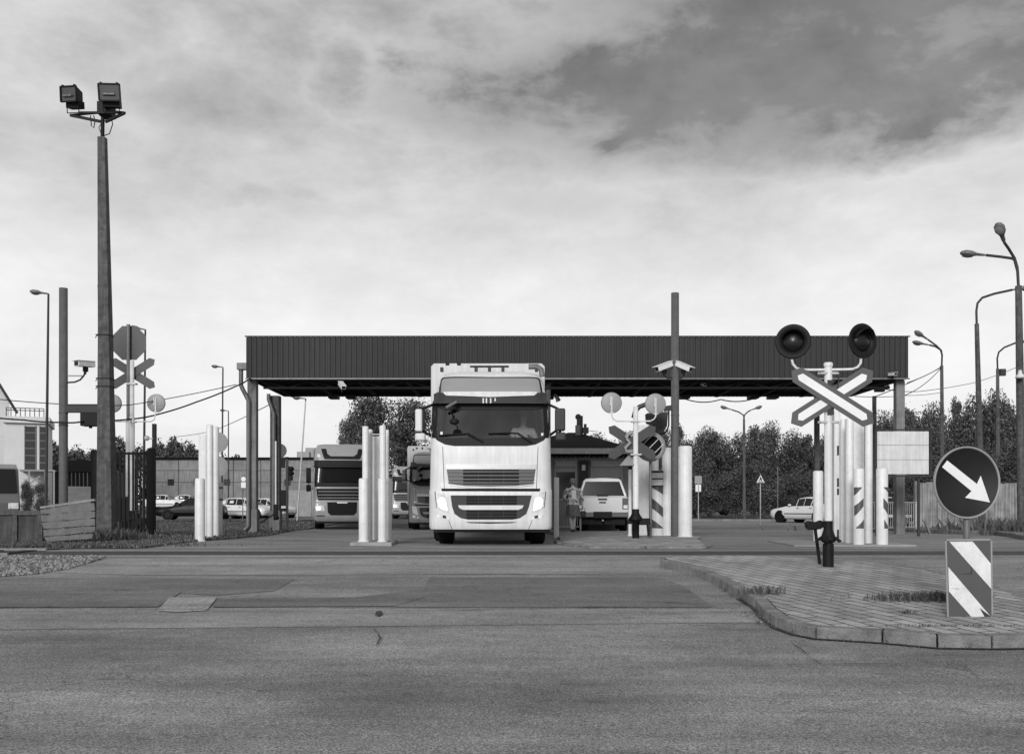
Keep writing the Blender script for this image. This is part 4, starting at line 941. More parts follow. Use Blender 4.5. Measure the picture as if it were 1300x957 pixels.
HAT = [(-1.95, .42, .56, .58, .6, .55), (-1.88, .26, .68, .7, .76, .7), (-1.6, .2, .78, .80, .82, .74), (-1.0, .2, .88, .92, .84, .74), (-.3, .2, .90, 1.38, .84, .60), (.3, .2, .92, 1.44, .84, .60), (1.1, .2, .94, 1.42, .84, .58), (1.6, .2, .94, 1.30, .84, .56), (1.85, .24, .92, .98, .80, .66), (1.92, .4, .7, .72, .7, .6)]
p = B(1010, 55); sed = car('sedan', 'white sedan driving left on the far road past the pedestrian crossing sign', SED, 'carwhite', (XA(1027, 55), 55, gz(55)), R(-148))
car('sedan', 'black sedan parked on the left, nose towards the gate', SED, 'carblack', (XA(243, 66), 66, gz(66) + .03), R(-84))
car('hatchback', 'white hatchback parked behind the left group of white posts', HAT, 'carwhite', (XA(313, 69), 69, gz(66) + .03), R(70))
car('hatchback', 'white hatchback parked between the two left canopy columns', HAT, 'carwhite', (XA(343, 74), 74, gz(66) + .03), R(62))
car('hatchback', 'grey hatchback with raised tailgate side parked next to the black sedan', HAT, 'cargrey', (XA(282, 72), 72, gz(66) + .03), R(80))
car('sedan', 'light sedan parked beyond the railing right of the striped posts', SED, 'carwhite', (XA(1106, 50), 50, gz(55)), R(-75))
car('hatchback', 'dark hatchback parked beyond the railing under the blank board', HAT, 'carblack', (XA(1150, 49), 49, gz(55)), R(-30))
car('hatchback', 'dark hatchback on the far road behind the thick white post', HAT, 'cargrey', (XA(897, 78), 78, gz(55) + .2), R(85))
for i, (px, pz) in enumerate(((212, 'white car with snowy roof at the left end of the back parking row'), (236, 'white car second from the left in the back parking row'), (262, 'white car third in the back parking row behind the posts'))):
    car('sedan', pz, SED, 'carwhite', (XA(px, 98), 98 + i, gz(66) + .55), R(85 if i != 1 else 95))
# pickup with a hard top
def pickup():
    Y0 = 35.4; g = gz(Y0); xc = XA(765, Y0); root = thing('pickup', 'white pickup with dark rear window parked behind the walking woman', 'pickup', (xc, Y0, g), R(-3))
    q = lambda px, py: (XA(px, Y0) - XA(765, Y0), ZA(py, Y0) - g)
    mb = MB(); P = [(-.86, .62), (.86, .62), (.92, .75), (.92, 1.12), (.88, 1.24), (-.88, 1.24), (-.92, 1.12), (-.92, .75)]; mb.plate(P, 0, 5.0); body = mb.build('body', 'carwhite', root, .03)
    mb = MB(); rear = [(-.86, 1.242), (.86, 1.242), (.84, 1.34), (.66, 1.84), (.58, 1.9), (0, 1.93), (-.58, 1.9), (-.66, 1.84), (-.84, 1.34)]
    n = len(rear); vs = [(x, .02 + (z - 1.24) * .18, z) for x, z in rear] + [(x, 3.2 + (1.93 - z) * 1.2, z) for x, z in rear]
    mb.add(vs, [list(range(n)), list(range(n, 2 * n))[::-1]] + [(i, n + i, n + (i + 1) % n, (i + 1) % n) for i in range(n)]); top = mb.build('hard_top', 'carwhite', root, .03)
    rw = [(-.77, 1.285), (.77, 1.285), (.60, 1.79), (-.60, 1.79)]; mb = MB(); mb.add([(x, .004 + (z - 1.24) * .18, z) for x, z in rw], [(0, 1, 2, 3)]); mb.build('rear_window', 'tint', top)
    for sx in (-1, 1):
        mb = MB(); mb.add([(sx * (.845 - .0 * k), y, z) if z < 1.4 else (sx * .69, y, z) for k, (y, z) in enumerate(((.4, 1.33), (2.9, 1.33), (2.6, 1.78), (.55, 1.78)))], [(0, 1, 2, 3)]); o_ = mb.build('side_window', 'tint', top); o_.location.x = sx * .012
        MB().box((sx * .70, -.02, .80), (sx * .915, .05, 1.2)).build('tail_light', 'signred', root, .015)
        t_ = MB().box((sx * .74, -.03, .83), (sx * .88, -.021, .95)).build('reflector', 'reflect', root)
        for wy in (1.0, 4.1): wheel_obj('wheel', root, (sx * .78, wy, .37), .37, .26)
    MB().box((-.16, -.028, 1.13), (.16, .0, 1.19)).build('handle', 'dark', body, .01); MB().box((-.2, -.01, 1.27), (.2, .01, 1.32)).build('window_latch', 'black', body, .01)
    MB().box((-.12, -.012, 1.02), (.12, .0, 1.07)).build('badge', 'dark', body)
    MB().box((-.70, -.006, .79), (-.695, .01, 1.22)).build('tailgate_gap', 'dark', body)
    b = MB(); b.box((-.9, -.15, .52), (.9, .0, .70)); b.build('bumper', 'cargrey', root, .03); MB().box((-.33, -.158, .50), (.33, -.12, .72)).build('tow_plate', 'black', root)
    MB().box((-.8, .1, .25), (.8, 3.8, .6)).build('underbody', 'castblack', root)
    MB().box((-.1, .5, 1.935), (.1, .8, 1.97)).build('roof_vent', 'dark', root, .01)
    MB().box((-.03, -.25, .38), (.03, .1, .44)).build('tow_ball', 'galv', root, .01)
    return root
pickup()
# van at the left edge
Y0 = 34; g = gz(Y0); v = thing('van', 'grey van with big dark windscreen parked at the left edge', 'van', (XA(-20, Y0), Y0, g), R(30))
mb = MB(); prof = [(-2.4, .3), (2.6, .3), (2.6, 2.2), (-1.0, 2.3), (-1.6, 2.15), (-2.2, 1.3), (-2.45, 1.0)]
n = len(prof); vs = [(-.95, y, z) for y, z in prof] + [(.95, y, z) for y, z in prof]
mb.add(vs, [list(range(n)), list(range(n, 2 * n))[::-1]] + [(i, n + i, n + (i + 1) % n, (i + 1) % n) for i in range(n)]); b_ = mb.build('body', 'cargrey', v, .08, 3)
MB().add([(-.85, -1.66, 2.1), (.85, -1.66, 2.1), (.88, -2.21, 1.32), (-.88, -2.21, 1.32)], [(0, 1, 2, 3)]).build('windshield', 'tint', b_).location = (0, -.03, .015)
for sx in (-1, 1):
    MB().add([(sx * .956, -1.9, 1.35), (sx * .956, -.8, 1.35), (sx * .956, -.8, 2.05), (sx * .956, -1.45, 2.05)], [(0, 1, 2, 3)]).build('side_window', 'tint', b_)
    for wy in (-1.6, 1.6): wheel_obj('wheel', v, (sx * .85, wy, .34), .34, .22)
    MB().box((sx * .6, -2.47, .8), (sx * .9, -2.36, 1.0)).build('headlight', 'headglass', v, .02)

# ------------------------------------------------------------------ white posts
GP = 'white steel posts guarding the lane edges'
def wpost(px0, px1, pyt, pyb, label, off=0.0, cap=True, Y=None, m='post', square=False, bands=(), group=GP, dy=0):
    Y = Y or gY(pyb, off); x = XA((px0 + px1) / 2, Y); r = (px1 - px0) / 2 * Y / F; g = gz(Y) + off; h = ZA(pyt, Y) - g
    t = thing('bollard' if h < 1.9 else 'post', label, 'bollard' if h < 1.9 else 'post', (x, Y, g), 0, group)
    mb = MB()
    if square: mb.box((-r, -r, -.05), (r, r, h)); o = mb.build('shaft', m, t, .01)
    else:
        mb.lathe([(r, -.05), (r, h - .035), (r * .92, h - .012), (r * .7, h), (.001, h)], n=32); o = mb.build('shaft', m, t)
    fb = MB(); fb.lathe([(r + .02, 0), (r + .02, .02), (r + .002, .03)], n=28); 
    if not square: fb.build('base_flange', 'postdirty', t)
    for (z0, z1, mt) in bands:
        a, b = ZA(z0, Y) - g, ZA(z1, Y) - g; q = MB()
        if square: q.box((-r - .006, -r - .006, b), (r + .006, r + .006, a))
        else: q.lathe([(r + .001, b), (r + .006, b), (r + .006, a), (r + .001, a)], n=28)
        q.build('band', mt, o)
    return t, r, h
def chevrons(t, r, segs, H, Ytop_, Y, g, mt='signred', flip=1):
    """diagonal painted stripes wrapped round the visible side: segs = (u0,u1,z at u0 low, z at u0 high, z at u1 low, high)"""
    for (u0, u1, a0, a1, b0, b1) in segs:
        n = 10; vs = []
        for i in range(n + 1):
            u = u0 + (u1 - u0) * i / n; th = math.asin(max(-.999, min(.999, u))); x, y = (r + .003) * math.sin(th), -(r + .003) * math.cos(th); s = i / n
            vs += [(x, y, a0 + (b0 - a0) * s), (x, y, a1 + (b1 - a1) * s)]
        MB().add(vs, [(2 * i, 2 * i + 2, 2 * i + 3, 2 * i + 1) for i in range(n)], True).build('stripe', mt, t)
# left group
wpost(247.5, 260, 607, 687, 'short thick white post, front left of the left verge group')
wpost(253.5, 263, 552, 683, 'square white post standing behind the short thick one at left', square=True)
wpost(262, 270.5, 539, 684, 'tallest slim round white post in the left verge group')
wpost(269.5, 278, 541.5, 682.5, 'slim tall white post, right hand one in the left verge group')
wpost(275, 281.8, 612, 682, 'narrow white post with dark straps, rightmost of the left verge group', bands=((618, 620, 'dark'), (633, 635, 'dark')), square=True)
# divider group on its slab
D = [(XA(444, 20.7), 20.7), (XA(497, 20.5), 20.5), (XA(505, 22.3), 22.3), (XA(462, 22.6), 22.6)]
mb = MB(); c0 = Vector((XA(475, 21.5), 21.5, 0)); mb.slab([(x - c0.x, y - c0.y) for x, y in D], -.05, .07)
one(mb, 'concrete_slab', 'slab', 'thin concrete slab under the white post group left of the truck', 'slab', c0, bevel=.015)
s_ = .07
wpost(455.5, 467.5, 607, 0, 'short thick white post at the front left corner of the slab', Y=21.0, off=s_)
wpost(460, 468, 541, 0, 'tall slim white post rising behind the left thick one on the slab', Y=21.25, off=s_)
wpost(467.3, 473, 545, 0, 'thin tall white post, second from the left on the slab', Y=21.6, off=s_)
wpost(471.5, 482.5, 551, 0, 'square white cabinet post in the middle of the slab', Y=22.0, off=s_, square=True, bands=((552, 554, 'dark'),))
wpost(481.8, 490, 540, 0, 'tall slim white post above the right thick one on the slab', Y=21.25, off=s_)
wpost(489, 494, 545.5, 0, 'thin tall white post at the far right of the slab', Y=21.8, off=s_)
wpost(480, 490.5, 607, 0, 'short thick white post at the front right corner of the slab', Y=20.95, off=s_)
wpost(488.5, 497.5, 607, 0, 'short white post behind the right front one on the slab', Y=21.75, off=s_)
# behind and right of the truck
wpost(703.2, 709.5, 606, 683, 'lone white post peeping out beside the right flank of the truck', square=True)
o1 = .045
wpost(797.5, 802, 596, 680, 'thin white post left of the back facing crossing signal', off=o1)
wpost(809, 824, 540, 679, 'broad square white column behind the back facing crossing signal', off=o1, square=True)
t, r, h = wpost(827, 842, 597, 679.5, 'white post with bands and falling stripes beside the crossing signal', off=o1, bands=((597.5, 600, 'dark'), (607, 608.5, 'dark'), (616, 618, 'dark')))
Yb = gY(679.5, o1); zz = lambda py: ZA(py, Yb) - gz(Yb) - o1
chevrons(t, r, ((-.95, .95, zz(619), zz(617), zz(628), zz(617.5)), (-.95, .95, zz(645), zz(632), zz(657), zz(645)), (-.95, .95, zz(670), zz(659), zz(670.5), zz(670))), h, 0, Yb, 0)
wpost(825, 836, 575, 679, 'white post rising behind the striped one near the ring sign', off=o1, Y=28.0)
wpost(840.5, 853.5, 568, 679.5, 'thick white post left of the tall grey pole', off=o1)
wpost(861, 878.5, 566, 681, 'thickest white post, right of the tall grey pole', off=o1)
# right group
wpost(1032.3, 1045, 597.5, 690, 'thick rounded white post left of the front crossing signal', Y=22.4)
t, r, h = wpost(1057.5, 1067, 522, 691, 'narrow white panel post with dark slots behind the front crossing signal', Y=22.1, square=True, m='postdirty')
for a, b in ((578, 566), (618, 607), (628, 620), (683, 672)):
    x0 = -.02; MB().box((-.02, -r - .006, ZA(a, 22.1)), (.02, -r - .0005, ZA(b, 22.1))).build('slot', 'castblack', t)
wpost(1066.5, 1074, 532, 691, 'slim white post behind the front signal, left of its neighbours', Y=21.9)
wpost(1073.3, 1083.5, 531, 691, 'tall round white post in the middle of the right group', Y=21.3)
wpost(1081.5, 1095, 535, 0, 'tall white cabinet column behind the left striped post', Y=22.2, square=True)
wpost(1098, 1107.5, 520, 691, 'tall slim white post between the two striped posts', Y=21.2)
Yc = 20.5; zz = lambda py: ZA(py, Yc)
t, r, h = wpost(1083, 1097, 594.5, 0, 'thick white post with rising dark stripes, left of the striped pair', Y=Yc)
chevrons(t, r, ((-.95, .3, zz(629), zz(618.4), zz(618.8), zz(618.3)), (-.92, .62, zz(655), zz(642), zz(642), zz(632)), (-.7, .7, zz(670.5), zz(669.5), zz(670.5), zz(659))), h, 0, Yc, 0)
t, r, h = wpost(1112.5, 1127, 594, 0, 'thick white post with falling dark stripes, right of the striped pair', Y=Yc)
chevrons(t, r, ((-.1, .97, zz(618.8), zz(618.3), zz(626), zz(618.3)), (-.15, .97, zz(644), zz(632), zz(655), zz(641)), (0, .97, zz(670.5), zz(659), zz(670.5), zz(670))), h, 0, Yc, 0)
mb = MB(); mb.slab([(-1.75, -.35), (.75, -.3), (.8, 2.2), (-1.6, 2.4)], -.05, .035)
one(mb, 'concrete_slab', 'slab', 'low concrete pad under the striped white posts on the right', 'slab', (XA(1110, 20.6), 20.6, 0), bevel=.01)

# ------------------------------------------------------------------ railway crossing signals
def arms(tree, cx, cz, y0, hl, w, inner, ang, mo, mi, ysgn):
    c, s = math.cos(ang), math.sin(ang)
    for k, sg in enumerate((1, -1)):
        def tr(P): return [(cx + x * c - z * s * sg, cz + (x * s * sg + z * c)) for x, z in P]
        a = [(-hl, 0), (-hl + .10, -w / 2), (hl - .10, -w / 2), (hl, 0), (hl - .10, w / 2), (-hl + .10, w / 2)]
        d = .012; y = y0 + ysgn * k * .016
        o = MB().plate(tr(a), y, y + d).build('cross_arm', mo, tree)
        if inner:
            wi = w * .46; b = [(-hl + .11, -.01), (-hl + .16, -wi / 2), (hl - .16, -wi / 2), (hl - .11, 0), (hl - .16, wi / 2), (-hl + .16, wi / 2)]
            yy = min(y, y + d) - .004 - (.0 if k else .0)
            MB().plate(tr(b), yy, yy + .003).build('stripe', mi, o)
def sig_base(root, zt_, lever=True, sx=-1):
    mb = MB(); mb.lathe([(.13, -.05), (.13, .42), (.12, .44), (.28, .47), (.29, .49), (.2, .55), (.12, .66), (.105, .70), (.105, .78)], n=24)
    for k in range(8):
        a = k * math.pi / 4 + .2; mb.bar((math.cos(a) * .24, math.sin(a) * .24, .48), (math.cos(a) * .31, math.sin(a) * .31, .40), .05, .03)
    return mb.build('base', 'castblack', root)
# the one facing the camera
Y = 14.4; off = .115; g = gz(Y) + off; X0 = XA(1051.5, Y)
sg = thing('crossing_signal', 'railway crossing signal facing the viewer with two black round lamps and white edged cross', 'signal', (X0, Y, g))
L = lambda px, py, y=0.0: (XA(px, Y + y) - X0, y, ZA(py, Y + y) - g)
mb = MB(); zb_ = L(0, 661)[2]; zt_ = L(0, 462)[2]
mb.lathe([(.055, zb_ - .1), (.055, zt_), (.05, zt_ + .01)], n=24); mb.lathe([(.062, zt_ - .04), (.066, zt_), (.055, zt_ + .02), (.001, zt_ + .022)], n=24)
pl_ = mb.build('pole', 'postdirty', sg)
MB().lathe([(.064, -.03), (.064, zb_)], n=24).build('lower_pole', 'castblack', sg)
mb = MB(); r = .075; mb.lathe([(.078, -.03), (.078, L(0, 690)[2])], n=24); zf = L(0, 684)[2]
mb.lathe([(.078, zf - .05), (.125, zf - .015), (.125, zf), (.095, zf + .05), (.068, zf + .13), (.066, zf + .14)], n=24)
for k in range(6):
    a = k * math.pi / 3 + .1; mb.bar((math.cos(a) * .1, math.sin(a) * .1, zf + .03), (math.cos(a) * .19, math.sin(a) * .19, zf - .035), .035, .025)
mb.build('base', 'castblack', sg)
mb = MB()
for py in (474, 536):
    mb = MB(); z = L(0, py)[2]; mb.box((-.12, -.05, z - .015), (.12, .05, z + .015)); mb.cyl((-.12, 0, z), (-.15, 0, z), .02); mb.cyl((.12, 0, z), (.15, 0, z), .02)
    mb.build('clamp', 'galv', pl_)
mb = MB(); zr = L(0, 468)[2]
mb.tube([L(1005, 456), L(1006.5, 462), L(1011, 467.5), L(1018, 469.3), L(1030, 469.5), L(1050, 469.3), L(1072, 469), L(1082, 468.7), L(1089, 466), L(1092.5, 461), L(1093, 455)], .019, 10); mb.build('bracket', 'postdirty', sg)
for i, (px, py, tx) in enumerate(((1006, 434, 0), (1094, 433, 1))):
    c = L(px, py); h = MB(); h.lathe([(.001, .10), (.10, .10), (.14, .02), (.25, .005), (.25, -.012), (.235, -.016), (.16, -.01), (.155, .01), (.001, .012)], (0, 0, 0), 40, 'y'); lo = h.build('signal_lamp', 'castblack', sg); lo.location = (c[0], -.03, c[2]); lo.rotation_euler = (0, 0, R(-14 if i == 0 else 22))
    MB().lathe([(.001, -.045), (.06, -.04), (.11, -.02), (.145, .0), (.15, .012)], (0, 0, 0), 32, 'y').build('lens', 'hatch', lo)
    vz = MB(); n = 18; vs = []; 
    for k in range(n + 1):
        a = R(10) + R(160) * k / n; d = .14 * math.sin(a) ** .7; x, z = .155 * math.cos(a), .155 * math.sin(a)
        vs += [(x, -.01, z), (x, -.01 - d, z), (x * 1.03, -.01, z * 1.03), (x * 1.03, -.01 - d, z * 1.03)]
    vz.add(vs, [(4 * k + a_, 4 * k + b_, 4 * k + 4 + b_, 4 * k + 4 + a_) for k in range(n) for a_, b_ in ((0, 1), (3, 2), (1, 3))], True); vz.build('visor', 'castblack', lo)
c = L(1054, 505); arms(sg, c[0], c[2], -.09, .70, .245, True, R(32.5), 'signred', 'reflect', -1)
mb = MB(); z = c[2]; mb.box((-.03, -.075, z - .25), (.06, -.05, z + .25)); mb.tube([(.03, -.1, z + .2), (.12, -.12, z + .28), (.1, -.09, z + .12)], .012, 6); mb.build('cross_bracket', 'dark', sg)
# counterweight lever beside it
p = G(1041, 716, .11); lv = thing('lever', 'black weighted lever leaning beside the base of the front signal', 'lever', p)
Yl = p.y; LL = lambda px, py: (XA(px, Yl) - p.x, 0, ZA(py, Yl) - p.z)
mb = MB(); mb.bar(LL(1041, 718), LL(1034.5, 668), .035, .05); mb.build('rod', 'castblack', lv)
mb = MB(); mb.add(*(lambda a: (a.v, a.f))(MB().plate([(LL(x, y)[0], LL(x, y)[2]) for x, y in ((1022, 664), (1026, 661), (1036, 662.5), (1041, 660), (1046, 663), (1046, 668), (1040, 671.5), (1030, 672.5), (1024, 671))], -.06, .06))); mb.build('weight', 'castblack', lv, .012)
# back facing ones
def back_signal(px, pyb, off, label, pyt, armc, discs, bracket_y, zsplit, whitebase, hl=.62, ang=R(33), m_arm='greyplate', oct_=None, Y=None):
    Y = Y or gY(pyb, off); g = gz(Y) + off; X0 = XA(px, Y); root = thing('crossing_signal', label, 'signal', (X0, Y, g))
    L = lambda a, b: (XA(a, Y) - X0, 0, ZA(b, Y) - g); zt_ = L(0, pyt)[2]; zs = L(0, zsplit)[2]
    MB().lathe([(.075, .5), (.075, zs), (.062, zs + .01), (.06, zt_), (.001, zt_)], n=20).build('pole', 'post' if whitebase else 'postdirty', root)
    mb = MB(); mb.lathe([(.085, 0), (.085, .40), (.17, .43), (.18, .46), (.11, .56), (.085, .62), (.085, .7)], n=20); mb.box((.08, -.1, .32), (.34, .06, .48)); mb.bar((.28, 0, .4), (.31, 0, .05), .05, .05); mb.box((-.2, -.04, .34), (-.08, .04, .44)); mb.build('base', 'castblack', root)
    by = L(0, bracket_y)[2]
    for (dx, dy) in discs:
        c = L(dx, dy); d = MB(); d.lathe([(.001, .02), (.23, .02), (.25, .03), (.255, .06), (.25, .075), (.1, .08)], (0, 0, 0), 36, 'y'); d.cyl((0, .03, 0), (0, .30, 0), .12, .10); o = d.build('signal_lamp', 'signback', root); o.location = c
        q = MB(); q.box((-.022, -.01, -.24), (.022, .019, .14)); q.box((-.05, -.012, -.26), (.05, .016, -.23)); q.cyl((-.12, .0, -.05), (-.12, .019, -.05), .008); q.cyl((.12, .0, -.05), (.12, .019, -.05), .008); q.box((-.045, -.03, -.08), (-.023, .018, .16)); q.build('hinge', 'galv', o)
        sx = 1 if c[0] > 0 else -1
        MB().tube([(c[0], 0, c[2] - .24), (c[0], 0, c[2] - .3), (c[0] - sx * .04, 0, by + .05), (c[0] - sx * .13, 0, by), (0, 0, by)], .017, 8).build('bracket', 'postdirty', root)
    c = L(*armc); arms(root, c[0], c[2], .07, hl, .23, False, ang, m_arm, 'reflect', 1)
    mb = MB(); mb.box((-.11, -.08, by - .03), (.11, .08, by + .0)); mb.build('clamp', 'galv', root); mb = MB(); mb.box((-.13, -.09, c[2] - .32), (.13, .09, c[2] - .28)); mb.build('clamp', 'galv', root)
    return root, L, Y, g, X0
b1 = back_signal(807, 683, .045, 'railway crossing signal turned away, with two pale lamp backs by the tall grey pole', 516, (803, 561), ((776.5, 511), (832.5, 512.5)), 534.5, 591, True, hl=.68)
root, L, Y, g, X0 = b1
# small extras on this pole
mb = MB(); c = L(793, 586); mb.add([(L(786, 591)[0], -.1, L(0, 591)[2]), (L(806, 591)[0], -.06, L(0, 591)[2]), (L(806, 578)[0], .12, L(0, 578)[2]), (L(798, 578)[0], .12, L(0, 578)[2])], [(0, 1, 2, 3)]); mb.build('slanted_plate', 'signback', root)
mb = MB(); mb.tube([L(795, 556), L(797, 551), L(803, 549)], .05, 8); mb.tube([L(795, 556), L(800, 562), L(794, 568), L(795, 573), L(803, 573)], .045, 8); mb.build('cable_loop', 'signback', root)
b2 = back_signal(167.5, 681, 0, 'railway crossing signal turned away, with stop sign back, beside the black gate', 458, (167, 473.5), ((142, 512), (197.5, 511.5)), 535, 530, True, hl=.72, ang=R(32), Y=27.4)
root, L, Y, g, X0 = b2
MB().lathe([(.05, 0), (.05, L(0, 412)[2] - L(0, 600)[2])], (L(163.3, 0)[0], -.02, L(0, 600)[2]), 16).build('sign_pole', 'galvd', root)
MB().lathe([(.075, .0), (.07, L(0, 536)[2] - L(0, 630)[2])], (L(163.5, 0)[0], -.025, L(0, 630)[2]), 16).build('pole_sleeve', 'post', root)
c = L(163, 435); R8 = .505; MB().plate([(c[0] + R8 * math.cos(R(22.5 + 45 * k)), c[2] + R8 * math.sin(R(22.5 + 45 * k))) for k in range(8)], .05, .065).build('stop_sign_back', 'greyplate', root)
mb = MB(); mb.box((-.24, -.12, .02), (.18, .1, .62)); mb.box((.12, -.06, .3), (.4, .05, .5)); mb.build('control_box', 'castblack', root)
# ring sign behind the cross
Y = 24.35; rs = thing('ring_sign', 'round ring sign with lattice bars seen behind the crossed arms', 'sign', (XA(826, Y), Y, gz(Y) + .045)); X0 = XA(826, Y); z0 = gz(Y) + .045
cz_ = ZA(567, Y) - z0; R_ = 19 * Y / F; mb = MB(); mb.lathe([(R_ * .74, -.01), (R_, -.01), (R_, .012), (R_ * .74, .012), (R_ * .74, -.01)], (0, 0, cz_), 40, 'y'); mb.build('ring', 'galvring', rs)
MB().disc((0, cz_), R_ * .735, .014, .02).build('panel', 'roofdark', rs)
mb = MB()
for a in (-.13, 0, .13):
    mb.bar((-R_ * .5 + a, -.005, cz_ - R_ * .5 - a * .9), (R_ * .5 + a, -.005, cz_ + R_ * .5 - a * .9), .012, .03, up=(0, 1, 0))
mb.build('lattice_bar', 'reflect', rs); MB().cyl((0, .05, -.1), (0, .05, cz_), .035).build('pole', 'galvd', rs)
mb = MB(); mb.tube([(XA(a, Y) - X0, .1, ZA(b, Y) - z0) for a, b in ((805, 530), (807, 522), (812, 516), (820, 513), (830, 513))], .06, 10)
mb.build('bent_pipe', 'greyplate', rs)

# ------------------------------------------------------------------ tall poles
def square_pole(px0, px1, pyt, Y, label, m='greypost', lean=0.0):
    x = XA((px0 + px1) / 2, Y); g = gz(Y); h = ZA(pyt, Y) - g; w = (px1 - px0) / 2 * Y / F
    t = thing('steel_pole', label, 'pole', (x, Y, g)); mb = MB(); mb.lathe([(w * 1.06, -.1), (w, h), (.001, h)], n=8)
    mb.lathe([(w * 1.12, h * .45), (w * 1.12, h * .45 + .03), (w, h * .45 + .031)], n=8); mb.lathe([(w * 1.12, h * .5), (w * 1.12, h * .5 + .02)], n=8); mb.build('shaft', m, t); return t, x, g
lp, lx, lg = square_pole(75, 86, 366, 25, 'grey upright pole with one camera, left of the floodlight mast')
rp, rx, rg = square_pole(852, 862, 372, 25.2, 'grey upright pole with two cameras in front of the canopy')
Y = 25; mb = MB(); A = W(85.5, 519, Y); Bq = W(133, 519, Y); hh = 4.6 * Y / F
mb.box((A.x - lx, -.1, A.z - hh - lg), (Bq.x - lx, .1, A.z + hh - lg)); mb.box((A.x - lx, -.12, A.z + hh - lg), (Bq.x - lx, .12, A.z + hh + .02 - lg)); mb.build('crossbeam', 'steeldark', lp)
t, x_ = W(105, 524, Y), W(128, 541, Y); mb = MB(); mb.box((t.x - lx, -.16, x_.z - lg), (x_.x - lx, .16, t.z - lg)); mb.cyl((W(115, 0, Y).x - lx, 0, x_.z - lg - .05), (W(115, 0, Y).x - lx, 0, x_.z - lg), .04); mb.build('loudspeaker_box', 'castblack', lp, .01)
# floodlight mast
Y = 24; x = XA(136, Y); g = gz(Y); fm = thing('floodlight_mast', 'tall old concrete mast with two floodlights on top', 'mast', (x, Y, g)); k = Y / F
top = ZA(175, Y) - g; xt = XA(130, Y) - x
mb = MB(); vs = []
for (xx, zz_, w0) in ((0, -.2, .19), (XA(134, Y) - x, top * .5, .135), (xt, top, .088)):
    vs += [(xx - w0, -w0, zz_), (xx - w0 * .1, -w0 * 1.05, zz_), (xx + w0, -w0, zz_), (xx + w0, w0, zz_), (xx - w0, w0, zz_)]
mb.add(vs, [(i + 5 * j, (i + 1) % 5 + 5 * j, (i + 1) % 5 + 5 * j + 5, i + 5 * j + 5) for i in range(5) for j in (0, 1)] + [(10, 11, 12, 13, 14)]); mb.build('pole', 'concpole', fm, .008)
mb = MB()
for py, w0 in ((426, .16), (481, .165), (491, .168)):
    z = ZA(py, Y) - g; xx = (XA(136 - (670 - py) / 495 * 6, Y) - x); mb.box((xx - w0, -w0, z - .012), (xx + w0, w0, z + .012)); mb.bar((xx - w0, -.05, z), (xx - w0 - .05, -.05, z - .06), .015, .015)
mb.build('strap', 'black', fm)
LF = lambda px, py, y=0.0: (XA(px, Y + y) - x, y, ZA(py, Y + y) - g)
mb = MB(); mb.cyl(LF(130, 178), LF(130.5, 150), .045, n=10); mb.bar(LF(89, 146.5, -.1), LF(130, 155), .05, .06); mb.bar(LF(89, 146.5, -.1), LF(130, 143, .5), .05, .05); mb.bar(LF(158.5, 143.5, -.1), LF(134, 155), .05, .06); mb.bar(LF(158.5, 143.5, -.1), LF(128, 140, .5), .05, .05); mb.bar(LF(100, 143.5, -.1), LF(152, 143, -.1), .045, .05); mb.box(LF(123, 144, -.1), LF(147, 137, .3))
mb.tube([LF(115, 147), LF(116, 160), LF(119, 163), LF(120.5, 155), LF(119, 147)], .012, 6); mb.tube([LF(141, 148), LF(143, 158), LF(139, 170), LF(132, 172.5)], .012, 6); mb.tube([LF(128, 158), LF(125.5, 162), LF(128, 169)], .01, 6); mb.build('head_frame', 'castblack', fm)
def flood(x0, y0, x1, y1, rz, ry, rx=R(8)):
    c = LF((x0 + x1) / 2, (y0 + y1) / 2, -.25); w = (x1 - x0) / 2 * k * .95; h = (y1 - y0) / 2 * k * .98; b = MB()
    b.add([(-w, -.12, -h), (w, -.12, -h), (w, -.12, h), (-w, -.12, h), (-w * .6, .2, -h * .6), (w * .6, .2, -h * .6), (w * .6, .2, h * .6), (-w * .6, .2, h * .6)], [(0, 1, 5, 4), (1, 2, 6, 5), (2, 3, 7, 6), (3, 0, 4, 7), (4, 5, 6, 7), (3, 2, 1, 0)])
    for a, bb in (((-w, -h), (w, -h)), ((w, -h), (w, h)), ((w, h), (-w, h)), ((-w, h), (-w, -h))): b.bar((a[0], -.13, a[1]), (bb[0], -.13, bb[1]), .03, .04, up=(0, 1, 0))
    for sx in (-.75, .75): b.box((sx * w - .02, -.14, h), (sx * w + .02, -.08, h + .04))
    b.box((-w * .8, -.02, -h - .11), (w * .8, .2, -h * .7)); 
    b.tube([(-w * .8, .02, -h * .3), (-w * .8, .02, -h - .22), (w * .7, .02, -h - .22), (w * .7, .02, -h * .3)], .014, 6)
    o = b.build('floodlight', 'castblack', fm); o.location = c; o.rotation_euler = (rx, ry, rz)
    gmb = MB(); gmb.add([(-w * .9, -.125, -h * .88), (w * .9, -.125, -h * .88), (w * .9, -.125, h * .88), (-w * .9, -.125, h * .88)], [(0, 1, 2, 3)]); gmb.build('glass', 'floodglass', o)
    MB().cyl((-w * .6, -.15, -h * .25), (w * .5, -.15, -h * .25), .03).build('lamp_tube', 'galvd', o)
M['floodglass'] = mat('floodlight_glass', .035, .15, spec=.6, var=.3, scale=3)
flood(79.5, 112, 104, 130.5, R(-16), R(4)); flood(127, 109, 154, 129.5, R(8), R(-2))
mb = MB(); rr_ = random.Random(2)
mb.tube([LF(126.5, 358), LF(124, 362), LF(124.5, 371), LF(127, 374)], .008, 5); mb.build('loose_wire', 'wire', fm)
